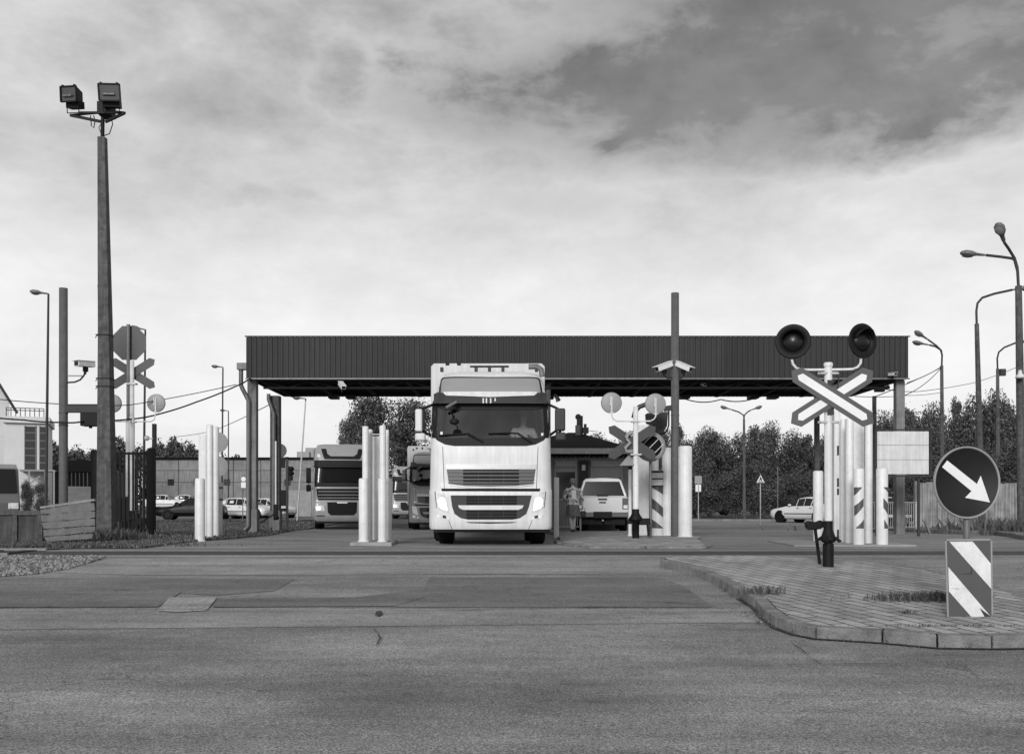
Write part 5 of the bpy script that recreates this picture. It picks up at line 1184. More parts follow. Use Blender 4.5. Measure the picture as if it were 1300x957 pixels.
# cctv cameras
def cctv(name_lbl, P, rz, pitch, s=1.0, arm=None, group='surveillance cameras'):
    t = thing('security_camera', name_lbl, 'camera', P, rz, group)
    h = MB(); h.box((-.09 * s, -.28 * s, -.075 * s), (.09 * s, .26 * s, .065 * s)); o = h.build('housing', 'cambody', t, .012 * s); o.rotation_euler = (pitch, 0, 0)
    MB().box((-.105 * s, -.34 * s, .067 * s), (.105 * s, .28 * s, .085 * s)).build('sunshield', 'cambody', o, .006)
    MB().box((-.07 * s, -.284 * s, -.055 * s), (.07 * s, -.2805 * s, .045 * s)).build('lens_window', 'hatch', o)
    mb = MB(); mb.box((-.03 * s, -.05 * s, -.20 * s), (.03 * s, .08 * s, -.08 * s)); mb.cyl((0, 0, -.2 * s), (0, 0, -.27 * s), .035 * s); mb.build('mount', 'castblack', t)
    if arm:
        mb = MB(); Mi = Matrix.Rotation(-rz, 3, 'Z'); mb.tube([Mi @ (Vector(a) - Vector(P)) for a in arm], .022, 8); mb.build('bracket', 'cambody' if s > 1 else 'dark', t)
    return t
Y = 25
c = cctv('white camera on a curved arm at the left grey pole', W(108, 462, 24.8), R(-25), R(4), .95, [W(108, 468, 24.8), W(107, 476, 24.85), W(102, 482, 24.9), W(95, 485, 25), W(86, 485.5, 25)])
mb = MB(); Pc = W(108, 462, 24.8); Mi = Matrix.Rotation(R(25), 3, 'Z'); mb.tube([Mi @ (a - Pc) for a in (W(86, 477, 25), W(104, 477, 24.9))], .018, 6); mb.build('stay', 'galv', c)
cctv('white camera aimed left on the grey pole before the canopy', W(843, 465, 25.0), R(-58), R(20), .9, [W(843, 470, 25), W(844, 477, 25), W(847, 480, 25.1), W(857, 479.5, 25.2)])
cctv('white camera aimed right on the grey pole before the canopy', W(868, 465, 25.0), R(45), R(24), .85, [W(868, 470, 25), W(867.5, 477, 25), W(865, 480, 25.1), W(857, 479.5, 25.2)])
cctv('small white camera under the canopy above the waiting left truck', W(434, 489, 29.4), R(25), R(25), .75)
cctv('small white camera under the canopy right of the grey pole', W(893, 488, 30.2), R(5), R(10), .6)
cctv('tiny white camera at the right end of the canopy fascia', W(1133, 475, 29.3), R(10), R(5), .6)
cctv('dark camera hanging from the rear canopy edge right of the truck', W(707, 505, 33.4), R(30), R(40), .55)
# loudspeaker box on grey pole
Y = 25.2; ls = thing('loudspeaker', 'dark boxy loudspeaker on an arm left of the tall grey pole', 'loudspeaker', W(834, 538, Y)); P0 = W(834, 538, Y)
mb = MB(); k = Y / F; mb.add(*(lambda a: (a.v, a.f))(MB().plate([((x - 834) * k, (538 - y) * k) for x, y in ((820, 525), (847, 523), (846, 541), (840, 551), (834, 551), (828, 540), (821, 537))], -.15, .2))); mb.build('box', 'dark', ls, .02)
mb = MB(); q = lambda x, y: ((x - 834) * k, 0, (538 - y) * k); mb.bar(q(843, 519), q(857, 517), .12, .13); mb.build('arm', 'steeldark', ls)
mb = MB(); mb.tube([q(849, 520), q(849, 540), q(846, 548), q(838, 552), q(834, 551)], .02, 8); mb.build('cable', 'castblack', ls)
# ------------------------------------------------------------------ arrow sign and striped board
g0 = G(1231, 785, .112); Y = 9.95; gi = gz(Y) + .112
as_ = thing('arrow_sign', 'round dark sign with white arrow pointing down right, above the striped board', 'sign', (XA(1230, Y + .12), Y + .12, gi)); X0 = as_.location.x; Ys = Y + .12
MB().cyl((0, .05, -.05), (0, .05, ZA(600, Ys) - gi), .032, n=16).build('pole', 'galvd', as_)
pl = bpy.data.objects.new('sign_face', None)
rzs = R(9); cx_ = XA(1227.6, Ys) - X0; cz_ = ZA(612.4, Ys) - gi; rr = 45.4 * Ys / F
dsc = MB().lathe([(.001, .0), (rr * .985, .0), (rr, -.012), (rr, .018), (rr * .97, .02), (.001, .02)], (0, 0, 0), 56, 'y').build('disc', 'signblue', as_); dsc.location = (cx_, 0, cz_); dsc.rotation_euler = (0, 0, rzs)
MB().lathe([(rr * .955, -.001), (rr * .955, -.006), (rr * 1.0, -.016), (rr * 1.012, -.010), (rr * 1.012, .012)], (0, 0, 0), 64, 'y').build('rim', 'signback', dsc)
sc_ = 1 / .916 * Ys / F
ar = [((x - 1227.6) * sc_, (612.4 - y) * Ys / F) for x, y in ((1202.3, 584.5), (1240, 614.2), (1244.9, 603.7), (1256.6, 637.5), (1225, 631.6), (1233.2, 623.2), (1196, 593))]
MB().plate(ar, -.0035, -.001).build('arrow', 'reflect', dsc)
bd = thing('striped_board', 'upright board with diagonal white and grey stripes standing on the island', 'sign', (XA(1231, Y), Y, gi))
f = lambda px, py: (XA(1140 + px / 3.19, Y) - bd.location.x, ZA(530 + py / 3.19, Y) - gi)
pb = MB().plate([f(198, 499), f(375, 497), f(379, 800), f(370, 806), f(207, 812)], 0, .02).build('panel', 'signred', bd)
for P in ([(208, 502), (302, 501), (375, 590), (377, 692)], [(203, 604), (372, 801), (345, 805), (298, 807), (206, 703)]):
    MB().plate([f(*p) for p in P], -.0035, -.001).build('stripe', 'reflectworn', pb)
mb = MB(); E = [f(198, 499), f(375, 497), f(379, 800), f(207, 812)]
for a, b in zip(E, E[1:] + E[:1]): mb.bar((a[0], .008, a[1]), (b[0], .008, b[1]), .035, .012, up=(0, 1, 0))
mb.build('edge', 'signback', pb)
mb = MB(); mb.box((f(280, 0)[0] - .03, .025, -.05), (f(280, 0)[0] + .03, .05, f(0, 560)[1])); mb.build('leg', 'galvd', bd)
mb = MB()
for P in (((247, 634), (300, 628), (298, 632)), ((295, 628), (297, 600), (300, 628)), ((206, 690), (245, 692), (245, 694)), ((330, 770), (378, 806), (350, 806))):
    mb.add([(f(*p)[0], -.006, f(*p)[1]) for p in P], [(0, 1, 2)])
mb.build('scratch', 'greyplate', pb)

# ------------------------------------------------------------------ street lamps
def lamp_head(mb, p, d, s=1.0):
    """cobra head from point p along direction d"""
    d = Vector(d).normalized(); u = Vector((0, 0, 1)); sd_ = d.cross(u).normalized(); up = sd_.cross(d)
    prof = [(0, .035), (.10, .06), (.28, .07), (.32, .09), (.45, .15), (.62, .16), (.74, .09), (.78, .01)]; vs = []; n = 12
    for (t, r) in prof:
        for j in range(n):
            a = 2 * math.pi * j / n; vs.append(Vector(p) + d * (t * s) + sd_ * (r * s * math.cos(a)) + up * (r * .62 * s * math.sin(a)))
    mb.add(vs, [(i * n + j, i * n + (j + 1) % n, (i + 1) * n + (j + 1) % n, (i + 1) * n + j) for i in range(len(prof) - 1) for j in range(n)], True)
def lamp_glass(p, d, s):
    d = Vector(d).normalized(); sd_ = d.cross(Vector((0, 0, 1))).normalized(); up = sd_.cross(d); c = Vector(p) + d * (.55 * s) - up * (.06 * s); mb = MB(); n = 14
    vs = [c + d * (.16 * s * math.cos(2 * math.pi * j / n)) + sd_ * (.13 * s * math.sin(2 * math.pi * j / n)) - up * (.035 * s) for j in range(n)] + [c - up * (.075 * s)]
    mb.add(vs, [(j, (j + 1) % n, n) for j in range(n)], True); return mb
def street_lamp(label, Y, basepx, toppx, topy, w0, w1, arms_, mpole='concpole', headmat='galvd', s=1.0, group='street lamps', base=None):
    g = gz(Y) if base is None else base; x = XA(basepx, Y); t = thing('street_lamp', label, 'street lamp', (x, Y, g), 0, group)
    tx = XA(toppx, Y) - x; tz = ZA(topy, Y) - g; mb = MB(); mb.cyl((0, 0, -.1), (tx, 0, tz), w0 / 2, w1 / 2, n=12); mb.build('pole', mpole, t)
    for pts, d in arms_:
        P = [(XA(a, Y + dy) - x, dy, ZA(b, Y + dy) - g) for a, b, dy in pts]; ar_ = MB(); ar_.tube([(tx, 0, tz - .05)] + P, .045 * s, 8); a_ = ar_.build('arm', 'steeldark', t)
        if d:
            h = MB(); lamp_head(h, P[-1], d, s * 1.05); ho = h.build('lamp_head', headmat, t); lamp_glass(P[-1], d, s * 1.05).build('lamp_glass', 'lampglass', ho)
    return t
street_lamp('tallest street lamp with two spread heads at the right edge of the photo', 32, 1298, 1293, 363, .30, .20, [([(1292, 345, 0), (1288, 330, 0), (1284, 328, 0), (1270, 326, 0), (1252, 324, 0)], (-1, .1, .12)), ([(1291.5, 340, 0), (1288, 328, 0), (1280, 315, -.3), (1275, 308, -.5)], (-.55, -.6, .62))])
street_lamp('street lamp with a long arm reaching right behind the tallest lamp', 38, 1247, 1240, 411, .28, .16, [([(1239.5, 395, 0), (1241, 385, 0), (1247, 378, 0), (1262, 373, 0), (1285, 368, 0)], (1, .0, .15))])
lt = street_lamp('street lamp with a low curved arm and small box near the right edge', 50, 1267, 1266.5, 468, .24, .15, [([(1266, 455, 0), (1268, 447, 0), (1275, 441, 0), (1290, 435, 0)], (1, 0, .15))])
mb = MB(); Yq = 50; mb.box((XA(1269, Yq) - lt.location.x, -.1, ZA(477, Yq) - lt.location.z), (XA(1276, Yq) - lt.location.x, .1, ZA(468.5, Yq) - lt.location.z)); mb.build('switch_box', 'dark', lt)
street_lamp('street lamp with twin heads pointing left just right of the canopy', 48, 1197, 1195.5, 464, .22, .15, [([(1196, 452, 0), (1195, 445, 0), (1189, 439, 0), (1178, 431, 0)], (-.9, -.2, .5)), ([(1196, 450, 0), (1194, 444, .3), (1188, 440, .6), (1180, 438, .8)], (-.95, .3, .25))])
street_lamp('double armed street lamp before the far bushes, centre right', 68, 945, 944.5, 532, .26, .15, [([(944, 527, 0), (938, 523, 0), (929, 520, 0)], (-1, 0, .3)), ([(945, 527, 0), (949, 523, 0), (953, 520.5, 0)], (1, -.1, .35))], s=1.0)
street_lamp('slender street lamp left of the grey upright pole', 45, 58, 61.5, 375, .15, .09, [([(61.5, 373, 0)], (-1, -.1, .12))], mpole='steeldark')
street_lamp('slender street lamp whose head shows behind the stop sign back', 50, 182, 184.5, 420, .14, .09, [([(184.5, 418.5, 0)], (-1, .1, .2))], mpole='steeldark')
street_lamp('thin street lamp left of the canopy, taller of the two there', 70, 281.5, 283, 468, .14, .10, [([(283, 466, 0)], (-1, 0, .1))], mpole='steeldark')
street_lamp('thin street lamp left of the canopy, shorter of the two there', 95, 290, 290, 523, .14, .10, [([(290, 521.5, 0)], (-1, 0, .1))], mpole='steeldark')
street_lamp('thin leaning street lamp seen under the canopy by the left truck', 62, 377, 388, 508, .12, .08, [([(388, 506, 0)], (-1, 0, .1))], mpole='galv')
# white insulator on the tall lamp pole
ins = thing('insulator', 'white bell insulator on the rightmost lamp pole', 'insulator', W(1295, 476, 31.7)); mb = MB(); mb.lathe([(.001, .16), (.05, .15), (.07, .04), (.13, -.02), (.14, -.10), (.001, -.11)], n=20); mb.build('bell', 'white', ins)
MB().cyl((0, 0, -.05), (0, .25, -.05), .02, n=8).build('pin', 'dark', ins)
# ------------------------------------------------------------------ signs in the background
def signpost(name, label, px, pyt, Y, faces, pole='galv', base=None):
    g = gz(Y) if base is None else base; t = thing(name, label, 'sign', (XA(px, Y), Y, g)); k = Y / F
    MB().cyl((0, .03, -.05), (0, .03, ZA(pyt, Y) - g), .03, n=8).build('pole', pole, t)
    for nm, P, m_, yy in faces:
        MB().plate([(XA(a, Y) - XA(px, Y), ZA(b, Y) - g) for a, b in P], yy, yy + .012).build(nm, m_, t)
    return t
Yp = 50
signpost('crossing_sign', 'square pedestrian crossing sign on a pole beside the far road', 965.5, 601, Yp, [('panel', [(959, 601.5), (972, 601.5), (972, 614), (959, 614)], 'signblue', 0), ('triangle', [(965.5, 602.6), (970.7, 612.6), (960.3, 612.6)], 'reflect', -.013), ('walking_figure', [(965.5, 604.6), (966.4, 606), (967.6, 610.3), (966.4, 610.3), (965.6, 608.6), (964.4, 610.3), (963.6, 610.3), (964.9, 606)], 'signblue', -.026), ('zebra_bar', [(962, 611), (969, 611), (969.3, 611.8), (961.7, 611.8)], 'signblue', -.026)])
signpost('sign_board', 'pale sign board with two small plates left of the pedestrian sign', 886.7, 604, 62, [('panel', [(882, 604), (891, 604), (891, 614), (882, 614)], 'signback', 0), ('plate', [(883, 615), (886, 615), (886, 624), (883, 624)], 'reflect', 0), ('plate', [(887.3, 615), (890, 615), (890, 624), (887.3, 624)], 'reflect', 0)])
signpost('sign_pole', 'thin pole with a narrow edge on sign near the white sedan', 987.5, 592, 60, [('panel', [(987.6, 603), (989.5, 606), (989.8, 611), (988.4, 615), (987.6, 616)], 'greyplate', 0)], 'galvd')
def circ(cx, cy, r, n=28): return [(cx + r * math.cos(2 * math.pi * i / n), cy + r * math.sin(2 * math.pi * i / n)) for i in range(n)]
signpost('sign_pole', 'pole with two round sign backs behind the left white posts', 276.5, 545, 34, [('disc', circ(276.5, 561.5, 13), 'signback', 0), ('disc', circ(276.5, 592, 13), 'signback', 0)])
signpost('sign_pole', 'pole with one round sign back behind the rear canopy column', 356, 560, 42, [('disc', circ(355, 572, 9), 'greyplate', 0)], 'galvd')
signpost('sign_pole', 'small stacked pale signs beside the front left canopy column', 308, 603, 60, [('disc', circ(309, 608, 3), 'reflect', 0), ('plate', [(306, 612), (312, 612), (312, 619), (306, 619)], 'reflect', 0)], 'galvd')
# small black traffic light right of the rear column
Y = 40; tl = thing('traffic_light', 'black traffic light on a thin post by the left truck', 'traffic light', (XA(364, Y), Y, gz(Y)))
k = Y / F; q = lambda a, b: (XA(a, Y) - tl.location.x, ZA(b, Y) - gz(Y))
mb = MB(); a, b = q(363, 0)[0], q(366, 0)[0]; mb.box((a, -.04, -.05), (b, .04, q(0, 580)[1])); mb.box((q(356, 0)[0], -.04, q(0, 582)[1]), (b, .04, q(0, 580)[1])); mb.build('frame', 'steeldark', tl)
mb = MB(); mb.box((q(367, 0)[0], -.1, q(0, 610)[1]), (q(371, 0)[0], .12, q(0, 592)[1]))
for py in (595.5, 601): mb.cyl((q(369, 0)[0], -.1, q(0, py)[1]), (q(373.5, 0)[0], -.25, q(0, py)[1]), .07, n=12)
mb.build('light_box', 'castblack', tl); mb = MB(); mb.box((q(355, 0)[0], -.03, q(0, 594)[1]), (q(362, 0)[0], .03, q(0, 583)[1])); mb.box((q(356, 0)[0], -.05, q(0, 642)[1]), (q(362.5, 0)[0], .05, q(0, 622)[1])); mb.build('panel', 'castblack', tl)
# white barrier boom arm at the rear left column
Y = 33.2; bm_ = thing('barrier_boom', 'raised barrier boom with white arm against the rear left canopy column', 'barrier', (XA(351, Y), Y, gz(Y))); q = lambda a, b: (XA(a, Y) - bm_.location.x, 0, ZA(b, Y) - gz(Y))
MB().bar(q(350, 560), q(350, 645), .05, .03).build('boom', 'white', bm_)
mb = MB(); mb.bar(q(350, 640), q(350, 660), .14, .1); mb.bar(q(352, 650), q(330, 664), .05, .05); mb.ball(q(351, 657), .09, 12); mb.box(q(355, 649), (q(363, 645)[0], .1, q(0, 645)[2])); mb.build('counterweight', 'castblack', bm_)
mb = MB(); mb.box((-.12, -.1, -.05), (.12, .1, .42)); mb.build('pedestal', 'concrete', bm_, .02)
# blank white board
Y = 27; wb = thing('blank_board', 'large blank white board of three planks on two posts', 'board', (XA(1146, Y), Y, gz(Y))); q = lambda a, b: (XA(a, Y) - wb.location.x, ZA(b, Y) - gz(Y))
for a, b in ((547.5, 564.8), (565.2, 583.3), (583.7, 601.8)):
    (x0, z1), (x1, z0) = q(1113.5, a), q(1179, b); MB().box((x0, -.01, z0), (x1, .02, z1)).build('plank', 'boardface', wb, .004)
mb = MB(); (x0, z1), (x1, z0) = q(1112, 546), q(1180.5, 603.4); w = .04
mb.box((x0, -.03, z0 - .04), (x1, .04, z0)); mb.box((x0, -.03, z1), (x1, .04, z1 + .03)); mb.box((x0 - .03, -.03, z0 - .04), (x0, .04, z1 + .03)); mb.box((x1, -.03, z0 - .04), (x1 + .03, .04, z1 + .03)); mb.build('frame', 'steeldark', wb)
for a in (1114, 1167.5): MB().box((q(a, 0)[0] - .03, .045, -.05), (q(a, 0)[0] + .03, .10, q(0, 546)[1])).build('post', 'steeldark', wb)

# ------------------------------------------------------------------ fences and gates
def railing(label, P0, P1, h, n, m='galv', base=0.0, rails=(1.0, .12)):
    P0 = Vector(P0); P1 = Vector(P1); d = P1 - P0; ln = d.length; ang = math.atan2(d.y, d.x); t = thing('railing', label, 'railing', P0, ang)
    mb = MB()
    for r_ in rails: mb.cyl((0, 0, h * r_), (ln, 0, h * r_), .022, n=8)
    mb.build('rail', m, t); mb = MB()
    for i in range(n): x = ln * (i + .5) / n; mb.cyl((x, 0, h * .12), (x, 0, h), .011, n=6)
    o = mb.build('bars', m, t)
    for i in range(int(ln / 1.8) + 2): x = ln * i / (int(ln / 1.8) + 1); MB().cyl((x, 0, -.05), (x, 0, h + .03), .03, n=8).build('post', m, t)
    return t
railing('pale metal railing behind the walking woman', B(700, 35.5, .045), B(737, 35.5, .045), 1.1, 14)
railing('grey railing between the striped posts and the fence', B(1098, 33, 0), B(1163, 36, .1), 1.0, 26)
Y = 40; mb = MB(); L0 = XA(1165, Y); fn = thing('board_fence', 'weathered grey vertical board fence on the right below the bushes', 'fence', (L0, Y, gz(Y))); n = 40; rr = random.Random(4); x = 0
mb.v = []; hgt = ZA(612, Y) - gz(Y)
while x < 7.6:
    w = rr.uniform(.16, .26); dy = rr.uniform(-.02, .02); mb.box((x, dy, 0), (x + w - .012, dy + .03, hgt + rr.uniform(-.06, .03))); x += w
mb.build('boards', 'fencewood', fn); mb = MB(); mb.box((0, .06, .4), (7.6, .12, .5)); mb.box((0, .06, 1.5), (7.6, .12, 1.6)); mb.build('rail', 'woodgrey', fn)
for x in (0, 2.5, 5.0, 7.5): MB().box((x - .08, .05, -.1), (x + .08, .2, hgt + .05)).build('post', 'concrete', fn)

# black gate on the left
Y = 26; gt = thing('picket_gate', 'black metal gate of uneven pickets behind the floodlight mast', 'gate', (XA(157, Y), Y, gz(Y))); q = lambda a, b: (XA(a, Y) - gt.location.x, ZA(b, Y) - gz(Y))
mb = MB(); zt_ = q(0, 572)[1]
for a in (147, 152.5, 158, 163.5, 169, 174, 178.5, 183, 187): x = q(a, 0)[0]; mb.box((x - .022, -.015, .1), (x + .022, .015, zt_ + random.uniform(-.04, .02)))
mb.build('pickets', 'gate', gt); mb = MB(); x0, x1 = q(143, 0)[0], q(190, 0)[0]
mb.box((x0, .017, zt_ - .1), (x1, .05, zt_ - .04)); mb.box((x0, .017, .15), (x1, .05, .22)); mb.box((q(146, 0)[0], .017, q(0, 662)[1]), (q(162, 0)[0], .04, q(0, 632)[1])); mb.build('cross_rail', 'gate', gt)
x0, x1 = q(188.5, 0)[0], q(196.5, 0)[0]; MB().box((x0, -.1, -.1), (x1, .1, q(0, 569)[1])).build('post', 'castblack', gt, .01)
mb = MB(); x0, x1 = q(116, 0)[0], q(128, 0)[0]; mb.box((x0, -.05, -.1), (x1, .03, q(0, 571)[1])); mb.build('side_panel', 'gate', gt, .01)
mb = MB(); mb.box((q(194, 0)[0], -.06, q(0, 569)[1]), (q(198, 0)[0], .06, q(0, 538)[1])); mb.build('stub_pole', 'dark', gt); 
cd = thing('security_camera', 'small dome camera by the stub pole on the black gate', 'camera', W(186.5, 556, 25.9)); mb = MB(); mb.ball((0, 0, 0), .07, 12); mb.box((0, -.02, -.03), (.16, .02, .0)); mb.build('dome', 'cambody', cd)
# low retaining boards on the far left
Y = 21.8; lw = thing('retaining_boards', 'dark low board wall with concrete posts at the left edge', 'wall', (XA(0, Y), Y, gz(Y))); q = lambda a, b: (XA(a, Y) - lw.location.x, ZA(b, Y) - gz(Y))
mb = MB(); zt_ = q(0, 648)[1]; mb.box((q(-90, 0)[0], 0, -.05), (q(53, 0)[0], .06, zt_ - .1)); mb.build('boards', 'darkboards', lw); mb = MB(); mb.box((q(-90, 0)[0], -.06, zt_ - .099), (q(54, 0)[0], .1, zt_)); mb.build('coping', 'concpole', lw, .01)
for a in (-60, 20, 52): MB().box((q(a, 0)[0] - .05, -.05, -.05), (q(a, 0)[0] + .05, -.001, zt_ - .1)).build('post', 'concpole', lw)
# tilted planks
Y = 21.2; pk = thing('plank_panel', 'pale broken plank panel leaning left of the floodlight mast', 'planks', (XA(87, Y), Y, gz(Y))); rr = random.Random(8)
q = lambda a, b: (XA(a, Y) - pk.location.x, ZA(b, Y) - gz(Y))
rows = [((52, 646.5), (120, 637.5), (121, 647.5), (53, 653)), ((53, 654), (121, 648.3), (121, 657), (54, 662)), ((54, 663), (121, 658), (121, 666.5), (56, 671.5)), ((55, 672.5), (121, 667.5), (120, 675), (57, 680)), ((57, 681.5), (119, 676.5), (118, 683), (60, 687))]
for P in rows:
    a, b, c, d = [q(*p) for p in P]; n = 8; top = []; bot = []
    for i in range(n + 1):
        s = i / n; top.append((a[0] + (b[0] - a[0]) * s, a[1] + (b[1] - a[1]) * s + rr.uniform(-.012, .01))); bot.append((d[0] + (c[0] - d[0]) * s, d[1] + (c[1] - d[1]) * s + rr.uniform(-.01, .012)))
    mb = MB(); mb.plate(top + bot[::-1], -.03 + rr.uniform(-.02, .02), .01); mb.build('plank', 'planklight', pk)
mb = MB(); a, b = q(79, 642), q(81, 682); mb.bar((a[0], .04, a[1]), (b[0], .04, b[1]), .03, .06); a, b = q(52, 646), q(121, 636); mb.bar((a[0], .0, a[1] + .03), (b[0], .0, b[1] + .03), .08, .05); mb.build('batten', 'woodgrey', pk)
# weeds at the mast foot and along the left
def weed(label, px, Y, n, h, sx, sy, seed, wd=.014):
    r = random.Random(seed); o = blades('weeds', [(r.gauss(0, sx / 2), r.gauss(0, sy / 2), 0, 1) for _ in range(n)], h * .3, h, seed, label, 'stuff', wd, 'weeds', .7); o.location = B(px, Y); return o
weed('dark weeds round the foot of the floodlight mast', 132, 23.4, 700, .34, .9, .4, 51)
weed('weeds below the black gate and signal', 168, 25.2, 700, .13, 1.6, .6, 52)
weed('weeds between the planks and the rails', 100, 20.6, 600, .12, 2.6, .5, 53)
r_ = random.Random(91); KP = [Vector(p) for p in inset(IS, -.03)[3:13]]; sp_ = []
for a, b in zip(KP, KP[1:]):
    for _ in range(int((b - a).length * 34)):
        q_ = a.lerp(b, r_.random()); sp_.append((q_.x + r_.gauss(0, .012), q_.y + r_.gauss(0, .012), gz(q_.y) + .01, r_.choice((.3, .5, .5, 1, 1.6))))
blades('gutter_weeds', sp_, .02, .05, 92, 'tiny weeds along the foot of the near island kerb', 'stuff', .004, 'weeds', .7)
weed('scrub under the board fence on the right', 1230, 38.8, 600, .26, 5.5, .5, 54, .03)
weed('dark tall weeds at the right edge below the fence', 1290, 30, 1200, .55, 1.8, 2.5, 55, .02)

# ------------------------------------------------------------------ far buildings
Y = 112; g = gz(Y); hb = thing('concrete_shed', 'long low shed of grey concrete panels behind the parked cars', 'building', (XA(315, Y), Y, g)); q = lambda a, b: (XA(a, Y) - hb.location.x, ZA(b, Y) - g)
mb = MB(); x0, x1 = q(192, 0)[0], q(470, 0)[0]; mb.box((x0, 0, -.3), (x1, 14, q(0, 583)[1])); mb.build('wall', 'wallgrey', hb)
MB().box((x0 - .3, -.3, q(0, 583)[1] + .002), (x1 + .3, 14.3, q(0, 580.5)[1])).build('roof', 'roofdark', hb)
mb = MB()
for i in range(9): x = x0 + (x1 - x0) * i / 8; mb.box((x - .04, -.03, 0), (x + .04, -.001, q(0, 583)[1]))
for py in (597, 612): z = q(0, py)[1]; mb.box((x0, -.025, z - .03), (x1, -.001, z + .03))
mb.build('panel_joint', 'dark', hb)
for a in (217, 250, 288, 365): MB().box((q(a - 4, 0)[0], -.04, q(0, 616)[1]), (q(a + 4, 0)[0], -.002, q(0, 608)[1])).build('window', 'winglass', hb)
mb = MB(); a, b = q(372, 582), q(388, 572); mb.box((a[0], 2, a[1]), (b[0], 5, b[1])); a, b = q(382, 582), q(400, 569); mb.box((a[0], 2.4, a[1]), (b[0], 6, b[1] + .2)); mb.build('rooftop_unit', 'signback', hb)
Y = 84; wl = thing('concrete_wall', 'pale low concrete wall behind the left truck and the traffic light', 'wall', (XA(400, Y), Y, gz(Y))); q = lambda a, b: (XA(a, Y) - wl.location.x, ZA(b, Y) - gz(Y))
x = q(366, 0)[0]
while x < q(470, 0)[0]: MB().box((x, 0, -.1), (x + 1.95, .15, q(0, 622)[1])).build('panel', 'slab', wl); x += 2.0
Y = 92; g = gz(Y); TH = R(22); ob = thing('office_building', 'white stair tower building with roof terrace railing at the left edge', 'building', (XA(30, Y), Y, g), TH)
q = lambda a, b: ((a - 30) / F * Y * math.cos(R(26)), ZA(b, Y) - g)
mb = MB(); mb.box((q(5, 0)[0], 0, -.2), (q(61, 0)[0], 8, q(0, 531)[1])); mb.box((q(4, 0)[0], -.4, q(0, 537)[1]), (q(64, 0)[0], 8.2, q(0, 529)[1])); mb.build('wall', 'wallwhite', ob)
for a, b in ((32, 45), (51, 58)):
    w = MB(); w.box((q(a, 0)[0], -.05, q(0, 596)[1]), (q(b, 0)[0], -.002, q(0, 541)[1])); wo = w.build('window', 'winglass', ob)
    mb = MB()
    for py in (549, 559, 569, 578, 587): z = q(0, py)[1]; mb.box((q(a, 0)[0], -.08, z - .04), (q(b, 0)[0], -.052, z + .04))
    mb.box((q(a - 1, 0)[0], -.1, q(0, 597)[1]), (q(a, 0)[0], 0, q(0, 540)[1])); mb.box((q(b, 0)[0], -.1, q(0, 597)[1]), (q(b + 1, 0)[0], 0, q(0, 540)[1])); mb.build('mullion', 'galvd', wo)
mb = MB()
for i in range(9): x = q(8 + i * 6, 0)[0]; mb.cyl((x, 0, q(0, 529)[1]), (x, 0, q(0, 518)[1]), .04, n=6)
for py in (518, 521): z = q(0, py)[1]; mb.cyl((q(8, 0)[0], 0, z), (q(56, 0)[0], 0, z), .04, n=6)
mb.build('terrace_railing', 'steeldark', ob)
mb = MB(); mb.box((q(28, 0)[0], -3, q(0, 599)[1]), (q(72, 0)[0], -.1, q(0, 597)[1]))
for a in (40, 60, 71): mb.box((q(a, 0)[0] - .07, -3, 0), (q(a, 0)[0] + .07, -2.86, q(0, 599)[1]))
mb.bar((q(39, 0)[0], -3.1, q(0, 616)[1]), (q(54, 0)[0], -3.1, q(0, 605)[1]), .1, .12); mb.build('porch', 'signback', ob)
Y = 104; g = gz(Y); gb = thing('gabled_building', 'pale gabled building whose sloping roof edge enters at the left', 'building', (XA(0, Y), Y, g), R(28))
q = lambda a, b: (a / F * Y * math.cos(R(27)), ZA(b, Y) - g)
mb = MB(); mb.plate([q(-160, 648), q(12, 648), q(12, 510), q(-60, 400), q(-160, 400)], 0, 12); mb.build('gable_wall', 'wallwhite', gb)
mb = MB(); a, b = q(-60, 396), q(22, 524); mb.bar((a[0], -.3, a[1]), (b[0], -.3, b[1]), .5, .25); mb.build('roof_edge', 'dark', gb)
Y = 120; g = gz(Y); db = thing('low_shed', 'low building with long dark roof and white bars beyond the planks', 'building', (XA(100, Y), Y, g)); q = lambda a, b: (XA(a, Y) - db.location.x, ZA(b, Y) - g)
mb = MB(); mb.box((q(60, 0)[0], 0, -.2), (q(135, 0)[0], 8, q(0, 598)[1])); mb.build('wall', 'dark', db); mb = MB(); mb.add([(q(58, 0)[0], -.6, q(0, 599)[1]), (q(137, 0)[0], -.6, q(0, 599)[1]), (q(137, 0)[0], 5, q(0, 582)[1]), (q(58, 0)[0], 5, q(0, 582)[1])], [(0, 1, 2, 3)]); mb.build('roof', 'roofdark', db)
mb = MB()
for i in range(9): x = q(84 + i * 5, 0)[0]; mb.box((x - .05, -.7, 0), (x + .05, -.62, q(0, 600)[1]))
mb.build('bar', 'signback', db)
Y = 75; hg = thing('hedge', 'low pale embankment beyond the planks at left', 'bank', (XA(98, Y), Y, gz(Y))); mb = MB(); q = lambda a, b: (XA(a, Y) - hg.location.x, ZA(b, Y) - gz(Y))
mb.add([(q(82, 0)[0], -1.5, -.1), (q(134, 0)[0], -1.5, -.1), (q(132, 0)[0], 0, q(0, 618)[1]), (q(84, 0)[0], 0, q(0, 617)[1]), (q(134, 0)[0], 6, -.1), (q(82, 0)[0], 6, -.1)], [(0, 1, 2, 3), (3, 2, 4, 5)]); mb.build('bank', 'pave', hg)

